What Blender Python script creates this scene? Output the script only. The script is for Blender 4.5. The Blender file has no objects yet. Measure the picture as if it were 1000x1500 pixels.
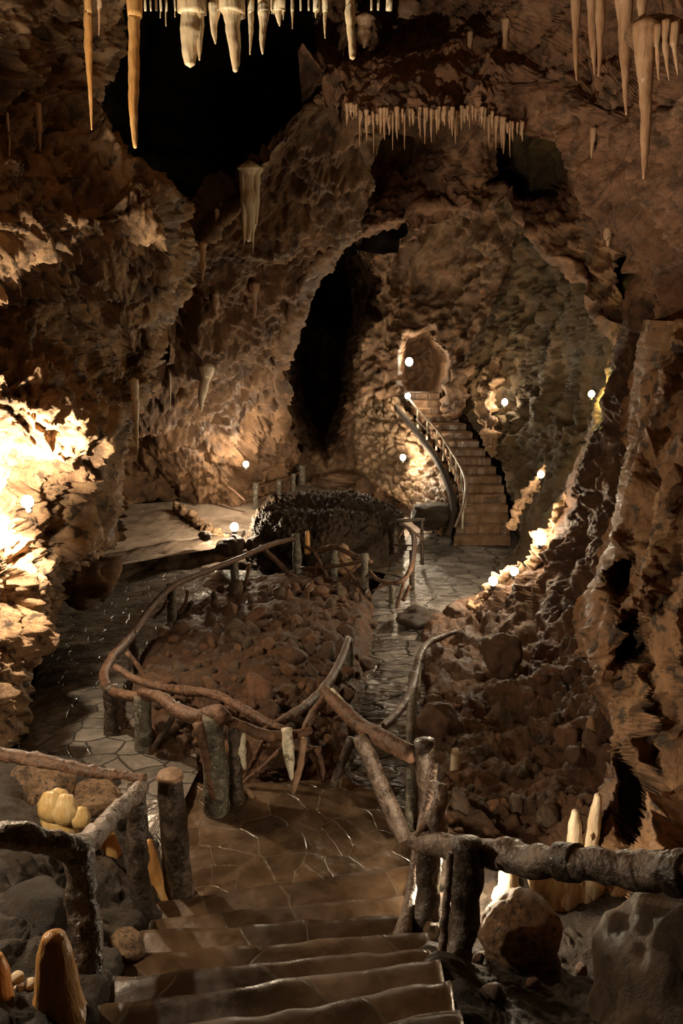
import bpy, math, random
import numpy as np
from mathutils import Vector, Matrix

random.seed(7)
RNG = np.random.default_rng(11)
C = bpy.context.scene.collection

# ------------------------------------------------------------------ camera
F_PX = 1210.0
PITCH = math.radians(13.9)
CAM = np.array([0.0, 0.0, 3.5])
_c, _s = math.cos(PITCH), math.sin(PITCH)
cam_d = bpy.data.cameras.new('camera')
cam = bpy.data.objects.new('camera', cam_d); C.objects.link(cam)
cam.location = CAM
cam.rotation_euler = (math.pi/2 - PITCH, 0, 0)
cam_d.sensor_fit = 'VERTICAL'; cam_d.sensor_height = 36; cam_d.sensor_width = 24
cam_d.lens = F_PX / 1500 * 36
cam_d.clip_start = 0.05; cam_d.clip_end = 200
bpy.context.scene.camera = cam


def W(px, py, Y):
    """point of the cave seen at (px, py) standing Y metres ahead (arrays allowed)"""
    a = (np.asarray(px, float) - 500) / F_PX
    v = (np.asarray(py, float) - 750) / F_PX
    t = np.asarray(Y, float) / (_c - v * _s)
    return np.stack([CAM[0] + a * t, CAM[1] + (_c - v * _s) * t, CAM[2] - (_s + v * _c) * t], -1)


def YZ(px, py, z):
    v = (py - 750) / F_PX
    return (CAM[2] - z) / (_s + v * _c) * (_c - v * _s)


def G(px, py, z):
    return W(px, py, YZ(px, py, z))


def mpp(Y, py=750):
    """metres per pixel at distance Y"""
    v = (py - 750) / F_PX
    return Y / (_c - v * _s) / F_PX


# ------------------------------------------------------------------ noise
def _hash(ix, iy, iz, seed):
    h = (ix.astype(np.int64) * 374761393 + iy.astype(np.int64) * 668265263 + iz.astype(np.int64) * 2147483647 + seed * 974634541) & 0xFFFFFFFF
    h = ((h ^ (h >> 13)) * 1274126177) & 0xFFFFFFFF
    h = (h ^ (h >> 16)) & 0xFFFFFFFF
    h = (h * 2246822519) & 0xFFFFFFFF
    return (h ^ (h >> 15)) & 0xFFFFFFFF


_g = RNG.normal(size=(256, 3)); _g /= np.linalg.norm(_g, axis=1)[:, None]


def perlin(p, seed=0):
    i = np.floor(p).astype(np.int64); f = p - i
    u = f * f * f * (f * (f * 6 - 15) + 10)
    out = 0
    for dx in (0, 1):
        wx = u[:, 0] if dx else 1 - u[:, 0]
        for dy in (0, 1):
            wy = u[:, 1] if dy else 1 - u[:, 1]
            for dz in (0, 1):
                wz = u[:, 2] if dz else 1 - u[:, 2]
                g = _g[_hash(i[:, 0] + dx, i[:, 1] + dy, i[:, 2] + dz, seed) & 255]
                d = g[:, 0] * (f[:, 0] - dx) + g[:, 1] * (f[:, 1] - dy) + g[:, 2] * (f[:, 2] - dz)
                out = out + wx * wy * wz * d
    return out * 1.5


def fbm(p, octv=4, seed=0, gain=.5):
    a, s, o = 1.0, 1.0, 0
    for k in range(octv):
        o = o + a * perlin(p * s + 13.7 * k, seed + k); a *= gain; s *= 2.03
    return o


def ridged(p, octv=4, seed=0, gain=.5):
    a, s, o = 1.0, 1.0, 0
    for k in range(octv):
        o = o + a * (1 - 2 * np.abs(perlin(p * s + 7.1 * k, seed + k))); a *= gain; s *= 2.07
    return o


def worley(p, seed=0):
    i = np.floor(p).astype(np.int64); f = p - i
    f1 = np.full(len(p), 9.0); f2 = np.full(len(p), 9.0)
    for dx in (-1, 0, 1):
        for dy in (-1, 0, 1):
            for dz in (-1, 0, 1):
                h = _hash(i[:, 0] + dx, i[:, 1] + dy, i[:, 2] + dz, seed)
                ox = (h & 1023) / 1023.0; oy = ((h >> 10) & 1023) / 1023.0; oz = ((h >> 20) & 1023) / 1023.0
                d = np.sqrt((dx + ox - f[:, 0])**2 + (dy + oy - f[:, 1])**2 + (dz + oz - f[:, 2])**2)
                n2 = np.where(d < f1, f1, np.minimum(f2, d))
                f1 = np.minimum(f1, d); f2 = n2
    return f1, f2


def sst(a, b, x):
    t = np.clip((x - a) / (b - a), 0, 1)
    return t * t * (3 - 2 * t)


def stretch(p, d, k):
    d = np.asarray(d, float); d = d / np.linalg.norm(d)
    return p - (1 - k) * (p @ d)[:, None] * d


# ---- kinds of rock relief (metres along the wall's own normal)
def crag(amp, s, seed=0, holes=1.0):
    def f(p):
        q = p * s + 0.35 * np.stack([fbm(p * s * 1.3 + k * 31, 2, seed + 90 + k) for k in range(3)], -1)
        a = fbm(q * .6, 3, seed) * 1.0
        r = (ridged(q * 1.4, 4, seed + 20) - .6) * .45
        f1, f2 = worley(q * 2.2, seed + 5)
        b = (f2 - f1) * .45
        h = -sst(.08, .42, fbm(q * 1.15 + 50, 3, seed + 40)) * 1.3 * holes
        h2 = -sst(.12, .4, fbm(q * 3.1 + 9, 2, seed + 60)) * .45 * holes
        fine = ridged(q * 5.5, 3, seed + 70) * .10
        return amp * (a + r + b + h + h2 + fine)
    return f


def strata(amp, s, d, k=.22, seed=0):
    def f(p):
        w = .45 * np.stack([fbm(p * s * .9 + 31 * c, 2, seed + 80 + c) for c in range(3)], -1)
        q = stretch(p * s + w, d, k)
        a = fbm(p * s * .45, 3, seed) * 1.0
        b = fbm(q * 1.5, 5, seed + 20, .6) * .75
        h = -sst(.10, .40, fbm(q * 1.1 + 8, 3, seed + 33)) * .9
        h2 = -sst(.12, .38, fbm(p * s * 2.6 + 3, 3, seed + 35)) * .4
        return amp * (a + b + h + h2)
    return f


def rubble(amp, s, seed=0):
    def f(p):
        a = fbm(p * s * .3, 3, seed) * .8
        f1, _ = worley(p * s, seed + 1)
        g1, _ = worley(p * s * 2.3, seed + 2)
        return amp * (a + 1.0 * np.sqrt(np.clip(1 - f1**2, 0, 1)) + .4 * np.sqrt(np.clip(1 - g1**2, 0, 1)) + fbm(p * s * 4, 2, seed + 3) * .12)
    return f


def cobble(amp, s, seed=0):
    def f(p):
        f1, f2 = worley(p * s, seed)
        return amp * (sst(0, .35, f2 - f1) + fbm(p * s * 1.5, 3, seed + 3) * .7 + fbm(p * .8, 2, seed + 8) * .8)
    return f


def curtain(amp, s, seed=0):
    def f(p):
        q = stretch(p, (.18, 0, 1), .22) * s
        q = q + .5 * np.stack([fbm(p * s * .6 + k * 31, 2, seed + 90 + k) for k in range(3)], -1)
        r = np.abs(ridged(q, 3, seed)) ** .8 * .75
        h = -sst(.1, .45, fbm(p * s * np.array([1.2, 1.2, .7]) + 4, 3, seed + 40)) * 1.8
        return amp * (r + h + fbm(p * s * .7, 3, seed + 11) * .9 + ridged(p * s * 4, 3, seed + 7) * .10)
    return f


def paving(amp, s, seed=0):
    def f(p):
        q = p.copy(); q[:, 2] = 0
        return amp * (fbm(q * s, 3, seed) + .3 * fbm(q * s * 5, 2, seed + 4))
    return f


# ------------------------------------------------------------------ materials
def new_mat(name):
    m = bpy.data.materials.new(name); m.use_nodes = True
    nt = m.node_tree; nt.nodes.clear()
    out = nt.nodes.new('ShaderNodeOutputMaterial')
    b = nt.nodes.new('ShaderNodeBsdfPrincipled')
    nt.links.new(b.outputs[0], out.inputs[0])
    return m, nt, b


def nd(nt, typ, **kw):
    n = nt.nodes.new(typ)
    for k, v in kw.items():
        if k in n.inputs.keys() if isinstance(k, str) else False:
            n.inputs[k].default_value = v
        else:
            setattr(n, k, v)
    return n


def ramp(nt, src, stops):
    r = nt.nodes.new('ShaderNodeValToRGB')
    e = r.color_ramp.elements
    while len(e) < len(stops): e.new(.5)
    for el, (p, c) in zip(e, stops):
        el.position = p; el.color = (*c, 1) if len(c) == 3 else c
    nt.links.new(src, r.inputs[0])
    return r


def rock_mat(name, cols, scale=1.0, rough=(.45, .9), bump=.35, fine=18, stretchv=(1, 1, 1), tint2=None, t2=(.5, .62)):
    m, nt, b = new_mat(name)
    tc = nt.nodes.new('ShaderNodeTexCoord')
    mp = nt.nodes.new('ShaderNodeMapping'); mp.inputs['Scale'].default_value = stretchv
    nt.links.new(tc.outputs['Object'], mp.inputs[0])
    n1 = nd(nt, 'ShaderNodeTexNoise'); n1.inputs['Scale'].default_value = scale; n1.inputs['Detail'].default_value = 9; n1.inputs['Roughness'].default_value = .68
    n1.inputs['Distortion'].default_value = .6
    nt.links.new(mp.outputs[0], n1.inputs['Vector'])
    cols = [(c[0] * 1.08, c[1] * .93, c[2] * .80) for c in cols]
    n = len(cols)
    r1 = ramp(nt, n1.outputs['Fac'], [(.30 + .40 * i / (n - 1), c) for i, c in enumerate(cols)])
    col = r1.outputs[0]
    if tint2:
        n2 = nd(nt, 'ShaderNodeTexNoise'); n2.inputs['Scale'].default_value = scale * 2.7; n2.inputs['Detail'].default_value = 7; n2.inputs['Roughness'].default_value = .6
        nt.links.new(tc.outputs['Object'], n2.inputs['Vector'])
        r2 = ramp(nt, n2.outputs['Fac'], [(t2[0], (0, 0, 0)), (t2[1], (1, 1, 1))])
        mx = nt.nodes.new('ShaderNodeMixRGB'); mx.inputs[2].default_value = (*tint2, 1)
        nt.links.new(r2.outputs[0], mx.inputs[0]); nt.links.new(col, mx.inputs[1]); col = mx.outputs[0]
    nt.links.new(col, b.inputs['Base Color'])
    n3 = nd(nt, 'ShaderNodeTexNoise'); n3.inputs['Scale'].default_value = fine; n3.inputs['Detail'].default_value = 8; n3.inputs['Roughness'].default_value = .7
    nt.links.new(mp.outputs[0], n3.inputs['Vector'])
    rr = ramp(nt, n1.outputs['Fac'], [(.35, (rough[0],) * 3), (.62, (rough[1],) * 3)])
    nt.links.new(rr.outputs[0], b.inputs['Roughness'])
    bp = nt.nodes.new('ShaderNodeBump'); bp.inputs['Strength'].default_value = bump; bp.inputs['Distance'].default_value = .06
    nt.links.new(n3.outputs['Fac'], bp.inputs['Height']); nt.links.new(bp.outputs[0], b.inputs['Normal'])
    return m


M = {}
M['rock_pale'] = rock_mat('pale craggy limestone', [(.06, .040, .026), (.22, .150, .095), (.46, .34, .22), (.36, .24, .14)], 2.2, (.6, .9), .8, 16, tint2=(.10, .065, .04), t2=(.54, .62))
M['rock_brown'] = rock_mat('brown cave rock', [(.04, .027, .018), (.12, .075, .045), (.22, .145, .085), (.32, .23, .15)], 1.6, (.35, .8), .8, 14, tint2=(.30, .16, .08), t2=(.57, .68))
M['rock_arch'] = rock_mat('rosy brown ceiling rock', [(.06, .040, .030), (.19, .115, .078), (.30, .185, .125), (.40, .30, .22)], 1.9, (.55, .9), .8, 14, tint2=(.12, .072, .045), t2=(.5, .62))
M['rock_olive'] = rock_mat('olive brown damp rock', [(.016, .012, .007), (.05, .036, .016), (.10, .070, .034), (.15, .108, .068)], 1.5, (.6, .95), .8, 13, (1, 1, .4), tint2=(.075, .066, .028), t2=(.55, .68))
M['rock_back'] = rock_mat('mottled grey brown rock', [(.03, .021, .015), (.11, .073, .046), (.24, .165, .108), (.44, .36, .28)], 1.7, (.3, .7), .8, 11, tint2=(.30, .15, .07), t2=(.56, .66))
M['flowstone'] = rock_mat('ochre flowstone', [(.06, .036, .022), (.20, .125, .072), (.34, .225, .13), (.46, .36, .25)], 2.6, (.4, .8), .7, 18, (1, 1, .5), tint2=(.08, .055, .036), t2=(.53, .62))
M['mud'] = rock_mat('dark cave mud', [(.012, .009, .007), (.030, .023, .017), (.052, .040, .029), (.085, .062, .042)], 2.2, (.6, .95), .9, 18)
M['rock_grey'] = rock_mat('grey brown lumpy rock', [(.07, .055, .042), (.15, .118, .088), (.24, .195, .15)], 2.5, (.5, .85), .8, 16)
M['earth'] = rock_mat('dark reddish earth', [(.035, .021, .014), (.085, .050, .030), (.14, .080, .047), (.22, .14, .09)], 2.6, (.45, .9), .9, 20)
M['spiky'] = rock_mat('dark rough stone', [(.012, .009, .006), (.034, .024, .015), (.06, .042, .026), (.09, .064, .04)], 2.0, (.4, .8), .8, 22)
M['cobble'] = rock_mat('wet masonry stone', [(.05, .04, .03), (.16, .12, .08), (.30, .22, .15)], 3.0, (.15, .38), .5, 16)
M['shade_black'] = rock_mat('rock coloured near black as shade', [(.012, .010, .008), (.03, .022, .017), (.05, .035, .025)], 1.0, (.7, .95), .4, 8)  # near black colour carries the shade of the deep shaft and the kerb
for k, cols in enumerate([[(.04, .025, .016), (.09, .054, .034), (.16, .10, .066)], [(.04, .03, .021), (.085, .062, .043), (.15, .11, .08)], [(.06, .034, .02), (.135, .075, .042), (.23, .14, .085)]]):
    M['stone%d' % k] = rock_mat('rubble stone %s' % 'abc'[k], cols, 2.5, (.4, .85), .5, 14)


def calcite(name, c0, c1, c2, rough=.35):
    m, nt, b = new_mat(name)
    tc = nt.nodes.new('ShaderNodeTexCoord')
    mp = nt.nodes.new('ShaderNodeMapping'); mp.inputs['Scale'].default_value = (6, 6, 1.2)
    nt.links.new(tc.outputs['Object'], mp.inputs[0])
    n1 = nd(nt, 'ShaderNodeTexNoise'); n1.inputs['Scale'].default_value = 2.2; n1.inputs['Detail'].default_value = 6; n1.inputs['Roughness'].default_value = .6
    nt.links.new(mp.outputs[0], n1.inputs['Vector'])
    r = ramp(nt, n1.outputs['Fac'], [(.32, c0), (.5, c1), (.68, c2)])
    nt.links.new(r.outputs[0], b.inputs['Base Color'])
    b.inputs['Roughness'].default_value = rough
    b.inputs['Subsurface Weight'].default_value = .25
    b.inputs['Subsurface Radius'].default_value = (.04, .02, .01)
    b.inputs['Subsurface Scale'].default_value = .4
    bp = nt.nodes.new('ShaderNodeBump'); bp.inputs['Strength'].default_value = .4; bp.inputs['Distance'].default_value = .03
    n2 = nd(nt, 'ShaderNodeTexNoise'); n2.inputs['Scale'].default_value = 7; n2.inputs['Detail'].default_value = 5
    nt.links.new(mp.outputs[0], n2.inputs['Vector']); nt.links.new(n2.outputs['Fac'], bp.inputs['Height'])
    nt.links.new(bp.outputs[0], b.inputs['Normal'])
    return m


M['calcite'] = calcite('cream calcite', (.42, .24, .11), (.66, .52, .34), (.74, .64, .46))
M['calcite_orange'] = calcite('orange calcite', (.52, .24, .07), (.60, .32, .11), (.66, .42, .19))
M['calcite_rose'] = calcite('rosy calcite', (.30, .16, .09), (.46, .29, .18), (.54, .38, .25))
M['calcite_yellow'] = calcite('honey yellow calcite', (.58, .36, .12), (.70, .47, .19), (.78, .58, .30))
M['calcite_white'] = calcite('white calcite', (.60, .46, .30), (.78, .66, .48), (.82, .74, .58))


def wood(name, cols, rough=(.35, .7), bump=.5, spots=None, sc=1.0):
    m, nt, b = new_mat(name)
    tc = nt.nodes.new('ShaderNodeTexCoord')
    n1 = nd(nt, 'ShaderNodeTexNoise'); n1.inputs['Scale'].default_value = 9 * sc; n1.inputs['Detail'].default_value = 8; n1.inputs['Roughness'].default_value = .65; n1.inputs['Distortion'].default_value = 1.5
    nt.links.new(tc.outputs['Object'], n1.inputs['Vector'])
    n = len(cols)
    r = ramp(nt, n1.outputs['Fac'], [(.32 + .36 * i / (n - 1), c) for i, c in enumerate(cols)])
    col = r.outputs[0]
    if spots:
        n2 = nd(nt, 'ShaderNodeTexNoise'); n2.inputs['Scale'].default_value = 16 * sc; n2.inputs['Detail'].default_value = 6; n2.inputs['Roughness'].default_value = .7
        nt.links.new(tc.outputs['Object'], n2.inputs['Vector'])
        r2 = ramp(nt, n2.outputs['Fac'], [(.54, (0, 0, 0)), (.60, (1, 1, 1))])
        mx = nt.nodes.new('ShaderNodeMixRGB'); mx.inputs[2].default_value = (*spots, 1)
        nt.links.new(r2.outputs[0], mx.inputs[0]); nt.links.new(col, mx.inputs[1]); col = mx.outputs[0]
    nt.links.new(col, b.inputs['Base Color'])
    rr = ramp(nt, n1.outputs['Fac'], [(.35, (rough[0],) * 3), (.65, (rough[1],) * 3)])
    nt.links.new(rr.outputs[0], b.inputs['Roughness'])
    n3 = nd(nt, 'ShaderNodeTexNoise'); n3.inputs['Scale'].default_value = 30 * sc; n3.inputs['Detail'].default_value = 6
    nt.links.new(tc.outputs['Object'], n3.inputs['Vector'])
    bp = nt.nodes.new('ShaderNodeBump'); bp.inputs['Strength'].default_value = bump; bp.inputs['Distance'].default_value = .02
    nt.links.new(n3.outputs['Fac'], bp.inputs['Height']); nt.links.new(bp.outputs[0], b.inputs['Normal'])
    return m


M['rail'] = wood('red brown peeled branch', [(.042, .022, .013), (.115, .058, .032), (.21, .112, .064)], (.4, .75), .9)
M['post'] = wood('mossy grey bark', [(.035, .032, .022), (.10, .088, .062), (.20, .18, .14)], (.5, .85), .8, (.24, .225, .18))
M['bark'] = wood('dark wet bark', [(.018, .013, .010), (.06, .042, .03), (.13, .095, .07)], (.18, .6), .9)
M['bark_grey'] = wood('weathered silver brown bark', [(.04, .028, .022), (.16, .115, .09), (.32, .25, .20)], (.25, .6), .9)
M['cut'] = wood('sawn log end', [(.16, .09, .05), (.30, .185, .11), (.38, .25, .16)], (.5, .8), .3)
M['birch'] = wood('white birch bark', [(.42, .36, .26), (.66, .60, .46), (.74, .68, .55)], (.4, .7), .4, (.22, .18, .12))
M['metal_rail'] = wood('dull painted metal', [(.12, .09, .07), (.22, .17, .13), (.34, .27, .21)], (.25, .45), .1)


def flag_mat(name, cols, scale, rough=(.12, .5), grout=(.05, .035, .022), gw=.035, bump=.6, stretchv=(1, 1, 1), warm=True):
    m, nt, b = new_mat(name)
    tc = nt.nodes.new('ShaderNodeTexCoord')
    mp = nt.nodes.new('ShaderNodeMapping'); mp.inputs['Scale'].default_value = stretchv
    nt.links.new(tc.outputs['Object'], mp.inputs[0])
    nz = nd(nt, 'ShaderNodeTexNoise'); nz.inputs['Scale'].default_value = 2.0; nz.inputs['Detail'].default_value = 3
    nt.links.new(mp.outputs[0], nz.inputs['Vector'])
    mxv = nt.nodes.new('ShaderNodeMixRGB'); mxv.blend_type = 'ADD'; mxv.inputs[0].default_value = .18
    nt.links.new(mp.outputs[0], mxv.inputs[1]); nt.links.new(nz.outputs['Color'], mxv.inputs[2])
    ve = nt.nodes.new('ShaderNodeTexVoronoi'); ve.feature = 'DISTANCE_TO_EDGE'; ve.voronoi_dimensions = '2D'; ve.inputs['Scale'].default_value = scale
    vc = nt.nodes.new('ShaderNodeTexVoronoi'); vc.voronoi_dimensions = '2D'; vc.inputs['Scale'].default_value = scale
    nt.links.new(mxv.outputs[0], ve.inputs['Vector']); nt.links.new(mxv.outputs[0], vc.inputs['Vector'])
    n1 = nd(nt, 'ShaderNodeTexNoise'); n1.inputs['Scale'].default_value = 3.2; n1.inputs['Detail'].default_value = 8; n1.inputs['Roughness'].default_value = .65
    nt.links.new(mp.outputs[0], n1.inputs['Vector'])
    cols = [(c[0] * 1.06, c[1] * .92, c[2] * .78) for c in cols] if warm else cols
    n = len(cols)
    bw = nt.nodes.new('ShaderNodeRGBToBW'); nt.links.new(vc.outputs['Color'], bw.inputs[0])
    ad = nt.nodes.new('ShaderNodeMath'); ad.operation = 'MULTIPLY_ADD'; ad.inputs[1].default_value = .35
    nt.links.new(bw.outputs[0], ad.inputs[0])
    sb = nt.nodes.new('ShaderNodeMath'); sb.operation = 'SUBTRACT'; sb.inputs[1].default_value = .17
    nt.links.new(n1.outputs['Fac'], sb.inputs[0]); nt.links.new(sb.outputs[0], ad.inputs[2])
    r = ramp(nt, ad.outputs[0], [(.30 + .40 * i / (n - 1), c) for i, c in enumerate(cols)])
    re = ramp(nt, ve.outputs['Distance'], [(gw * .4, (0, 0, 0)), (gw, (1, 1, 1))])
    mx = nt.nodes.new('ShaderNodeMixRGB'); mx.inputs[1].default_value = (*grout, 1)
    nt.links.new(re.outputs[0], mx.inputs[0]); nt.links.new(r.outputs[0], mx.inputs[2])
    nt.links.new(mx.outputs[0], b.inputs['Base Color'])
    rr = ramp(nt, n1.outputs['Fac'], [(.38, (rough[0],) * 3), (.62, (rough[1],) * 3)])
    nt.links.new(rr.outputs[0], b.inputs['Roughness'])
    n3 = nd(nt, 'ShaderNodeTexNoise'); n3.inputs['Scale'].default_value = 9; n3.inputs['Detail'].default_value = 6
    nt.links.new(mp.outputs[0], n3.inputs['Vector'])
    ad2 = nt.nodes.new('ShaderNodeMath'); ad2.operation = 'ADD'
    nt.links.new(re.outputs[0], ad2.inputs[0]); nt.links.new(n3.outputs['Fac'], ad2.inputs[1])
    bp = nt.nodes.new('ShaderNodeBump'); bp.inputs['Strength'].default_value = bump; bp.inputs['Distance'].default_value = .03
    nt.links.new(ad2.outputs[0], bp.inputs['Height']); nt.links.new(bp.outputs[0], b.inputs['Normal'])
    return m


M['flags'] = flag_mat('wet flagstones', [(.05, .036, .024), (.085, .062, .042), (.14, .10, .068)], 4.3, (.16, .5), (.12, .085, .055), .035, .35)
M['path'] = flag_mat('wet grey paving', [(.08, .07, .06), (.15, .13, .11), (.24, .21, .18)], 4.2, (.15, .45), (.05, .045, .04), .05, .6, warm=False)
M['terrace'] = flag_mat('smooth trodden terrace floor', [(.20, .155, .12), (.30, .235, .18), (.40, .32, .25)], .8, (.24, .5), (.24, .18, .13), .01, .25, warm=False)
M['wetpath'] = flag_mat('wet rippled path', [(.10, .088, .078), (.18, .16, .142), (.28, .25, .225)], 2.2, (.18, .42), (.04, .035, .03), .06, .9, (1, 2.4, 1), False)
M['step'] = flag_mat('wet stone tread', [(.036, .025, .016), (.066, .045, .029), (.12, .084, .055)], 1.3, (.22, .55), (.085, .06, .038), .012, .2)
M['farstep'] = flag_mat('worn brown stair stone', [(.12, .08, .055), (.19, .13, .09), (.27, .19, .135)], 1.6, (.2, .45), (.13, .09, .06), .02, .4)

m, nt, b = new_mat('dark lamp housing'); b.inputs['Base Color'].default_value = (.03, .028, .025, 1); b.inputs['Roughness'].default_value = .5; M['housing'] = m


def glow(name, col, s):
    m, nt, b = new_mat(name)
    b.inputs['Base Color'].default_value = (*col, 1)
    b.inputs['Emission Color'].default_value = (*col, 1); b.inputs['Emission Strength'].default_value = s
    m.cycles.emission_sampling = 'NONE'
    return m


M['bulb'] = glow('warm white lamp glass', (1, .86, .62), 14)
M['bulb_yellow'] = glow('greenish yellow lamp glass', (1, .95, .5), 12)


# ------------------------------------------------------------------ mesh building
def mesh_np(name, verts, quads, smooth=True):
    me = bpy.data.meshes.new(name)
    verts = np.asarray(verts, np.float32); quads = np.asarray(quads, np.int32)
    n = quads.shape[1]
    me.vertices.add(len(verts)); me.vertices.foreach_set('co', verts.ravel())
    me.loops.add(quads.size); me.loops.foreach_set('vertex_index', quads.ravel())
    me.polygons.add(len(quads)); me.polygons.foreach_set('loop_start', np.arange(0, quads.size, n, dtype=np.int32))
    me.polygons.foreach_set('loop_total', np.full(len(quads), n, np.int32))
    me.polygons.foreach_set('use_smooth', np.full(len(quads), smooth))
    me.update(calc_edges=True); me.validate()
    return me


class MB:
    """collects tubes and blocks into one mesh"""
    def __init__(self): self.v = []; self.f = []
    def add(self, v, f):
        o = len(self.v); self.v += [tuple(float(c) for c in q) for q in v]; self.f += [tuple(i + o for i in q) for q in f]
        return self
    def tube(self, pts, rad, sides=10, sub=6, noise=.12, seed=0, capr=.85, ns=6.0):
        P = np.asarray(pts, float); R = np.asarray(rad if np.ndim(rad) else [rad] * len(P), float)
        n = len(P)
        ext = np.vstack([2 * P[0] - P[1], P, 2 * P[-1] - P[-2]]); er = np.concatenate([[R[0]], R, [R[-1]]])
        out, outr = [], []
        for i in range(n - 1):
            p0, p1, p2, p3 = ext[i:i + 4]
            for k in range(sub):
                t = k / sub
                out.append(.5 * ((2 * p1) + (-p0 + p2) * t + (2 * p0 - 5 * p1 + 4 * p2 - p3) * t * t + (-p0 + 3 * p1 - 3 * p2 + p3) * t**3))
                outr.append(R[i] * (1 - t) + R[i + 1] * t)
        out.append(P[-1]); outr.append(R[-1])
        Q = np.array(out); q = np.array(outr)
        T = np.gradient(Q, axis=0); T /= np.linalg.norm(T, axis=1)[:, None] + 1e-9
        up = np.array([0.13, .21, .97]) if abs(T[0] @ np.array([0.13, .21, .97])) < .9 else np.array([1., .1, .05])
        V = []
        for i in range(len(Q)):
            a = np.cross(T[i], up); a /= np.linalg.norm(a) + 1e-9; bb = np.cross(T[i], a)
            up = -np.cross(T[i], np.cross(T[i], up)); up /= np.linalg.norm(up) + 1e-9
            for j in range(sides):
                th = 2 * math.pi * j / sides
                V.append(Q[i] + q[i] * (math.cos(th) * a + math.sin(th) * bb))
        V = np.array(V)
        if noise:
            cen = np.repeat(Q, sides, axis=0); rr = np.repeat(q, sides)
            s = ns / max(np.mean(q) * 10, .05)
            nn = fbm(V * s + seed * 17.3, 3, seed)
            V = cen + (V - cen) * (1 + noise * 1.6 * nn)[:, None]
        F = []
        for i in range(len(Q) - 1):
            for j in range(sides):
                F.append((i * sides + j, i * sides + (j + 1) % sides, (i + 1) * sides + (j + 1) % sides, (i + 1) * sides + j))
        o = len(V)
        V = np.vstack([V, Q[0] - T[0] * q[0] * (1 - capr), Q[-1] + T[-1] * q[-1] * (1 - capr)])
        for j in range(sides):
            F.append((o, (j + 1) % sides, j)); F.append((o + 1, (len(Q) - 1) * sides + j, (len(Q) - 1) * sides + (j + 1) % sides))
        return self.add(V, F)
    def mesh(self, name, smooth=True):
        me = bpy.data.meshes.new(name); me.from_pydata(self.v, [], self.f); me.update()
        if smooth: me.polygons.foreach_set('use_smooth', [True] * len(me.polygons))
        return me


def tag(o, label=None, cat=None, group=None, kind=None):
    if label: o['label'] = label
    if cat: o['category'] = cat
    if group: o['group'] = group
    if kind: o['kind'] = kind
    return o


def empty(name, loc, label, cat, group=None):
    o = bpy.data.objects.new(name, None); C.objects.link(o)
    o.location = Vector([float(c) for c in loc]); o.empty_display_size = .1
    return tag(o, label, cat, group)


def link(name, me, mat, parent=None, origin=None):
    """one mesh object; vertices come in world metres, the origin is moved to `origin`"""
    o = bpy.data.objects.new(name, me); C.objects.link(o)
    if mat is not None and not me.materials: me.materials.append(mat)
    org = np.zeros(3) if origin is None else np.asarray(origin, float)
    if parent is not None:
        o.parent = parent
        base = np.array(parent.matrix_basis.translation)
        pp = parent.parent
        while pp is not None:
            base = base + np.array(pp.matrix_basis.translation); pp = pp.parent
    else: base = np.zeros(3)
    if origin is not None: me.transform(Matrix.Translation(-Vector(org)))
    else: org = np.zeros(3)
    o.location = Vector(org - base)
    return o


PATCH = {}


def edge(pts, t):
    a = np.array(pts, float); return np.interp(t, a[:, 0], a[:, 1])


def rbf(ctrl, X, Yp, soft=45.0):
    c = np.array(ctrl, float); n = len(c)
    xy = c[:, :2] / 100; s = soft / 100
    K = np.sqrt(((xy[:, None] - xy[None]) ** 2).sum(-1) + s * s)
    A = np.zeros((n + 3, n + 3)); A[:n, :n] = K + np.eye(n) * -1e-3; A[:n, n] = 1; A[:n, n + 1:] = xy; A[n, :n] = 1; A[n + 1:, :n] = xy.T
    w = np.linalg.solve(A, np.concatenate([c[:, 2], np.zeros(3)]))
    q = np.stack([X, Yp], -1).reshape(-1, 2) / 100
    out = np.zeros(len(q))
    for i in range(0, len(q), 20000):
        d = np.sqrt(((q[i:i + 20000, None] - xy[None]) ** 2).sum(-1) + s * s)
        out[i:i + 20000] = d @ w[:n] + w[n] + q[i:i + 20000] @ w[n + 1:]
    return out.reshape(np.shape(X))


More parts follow.
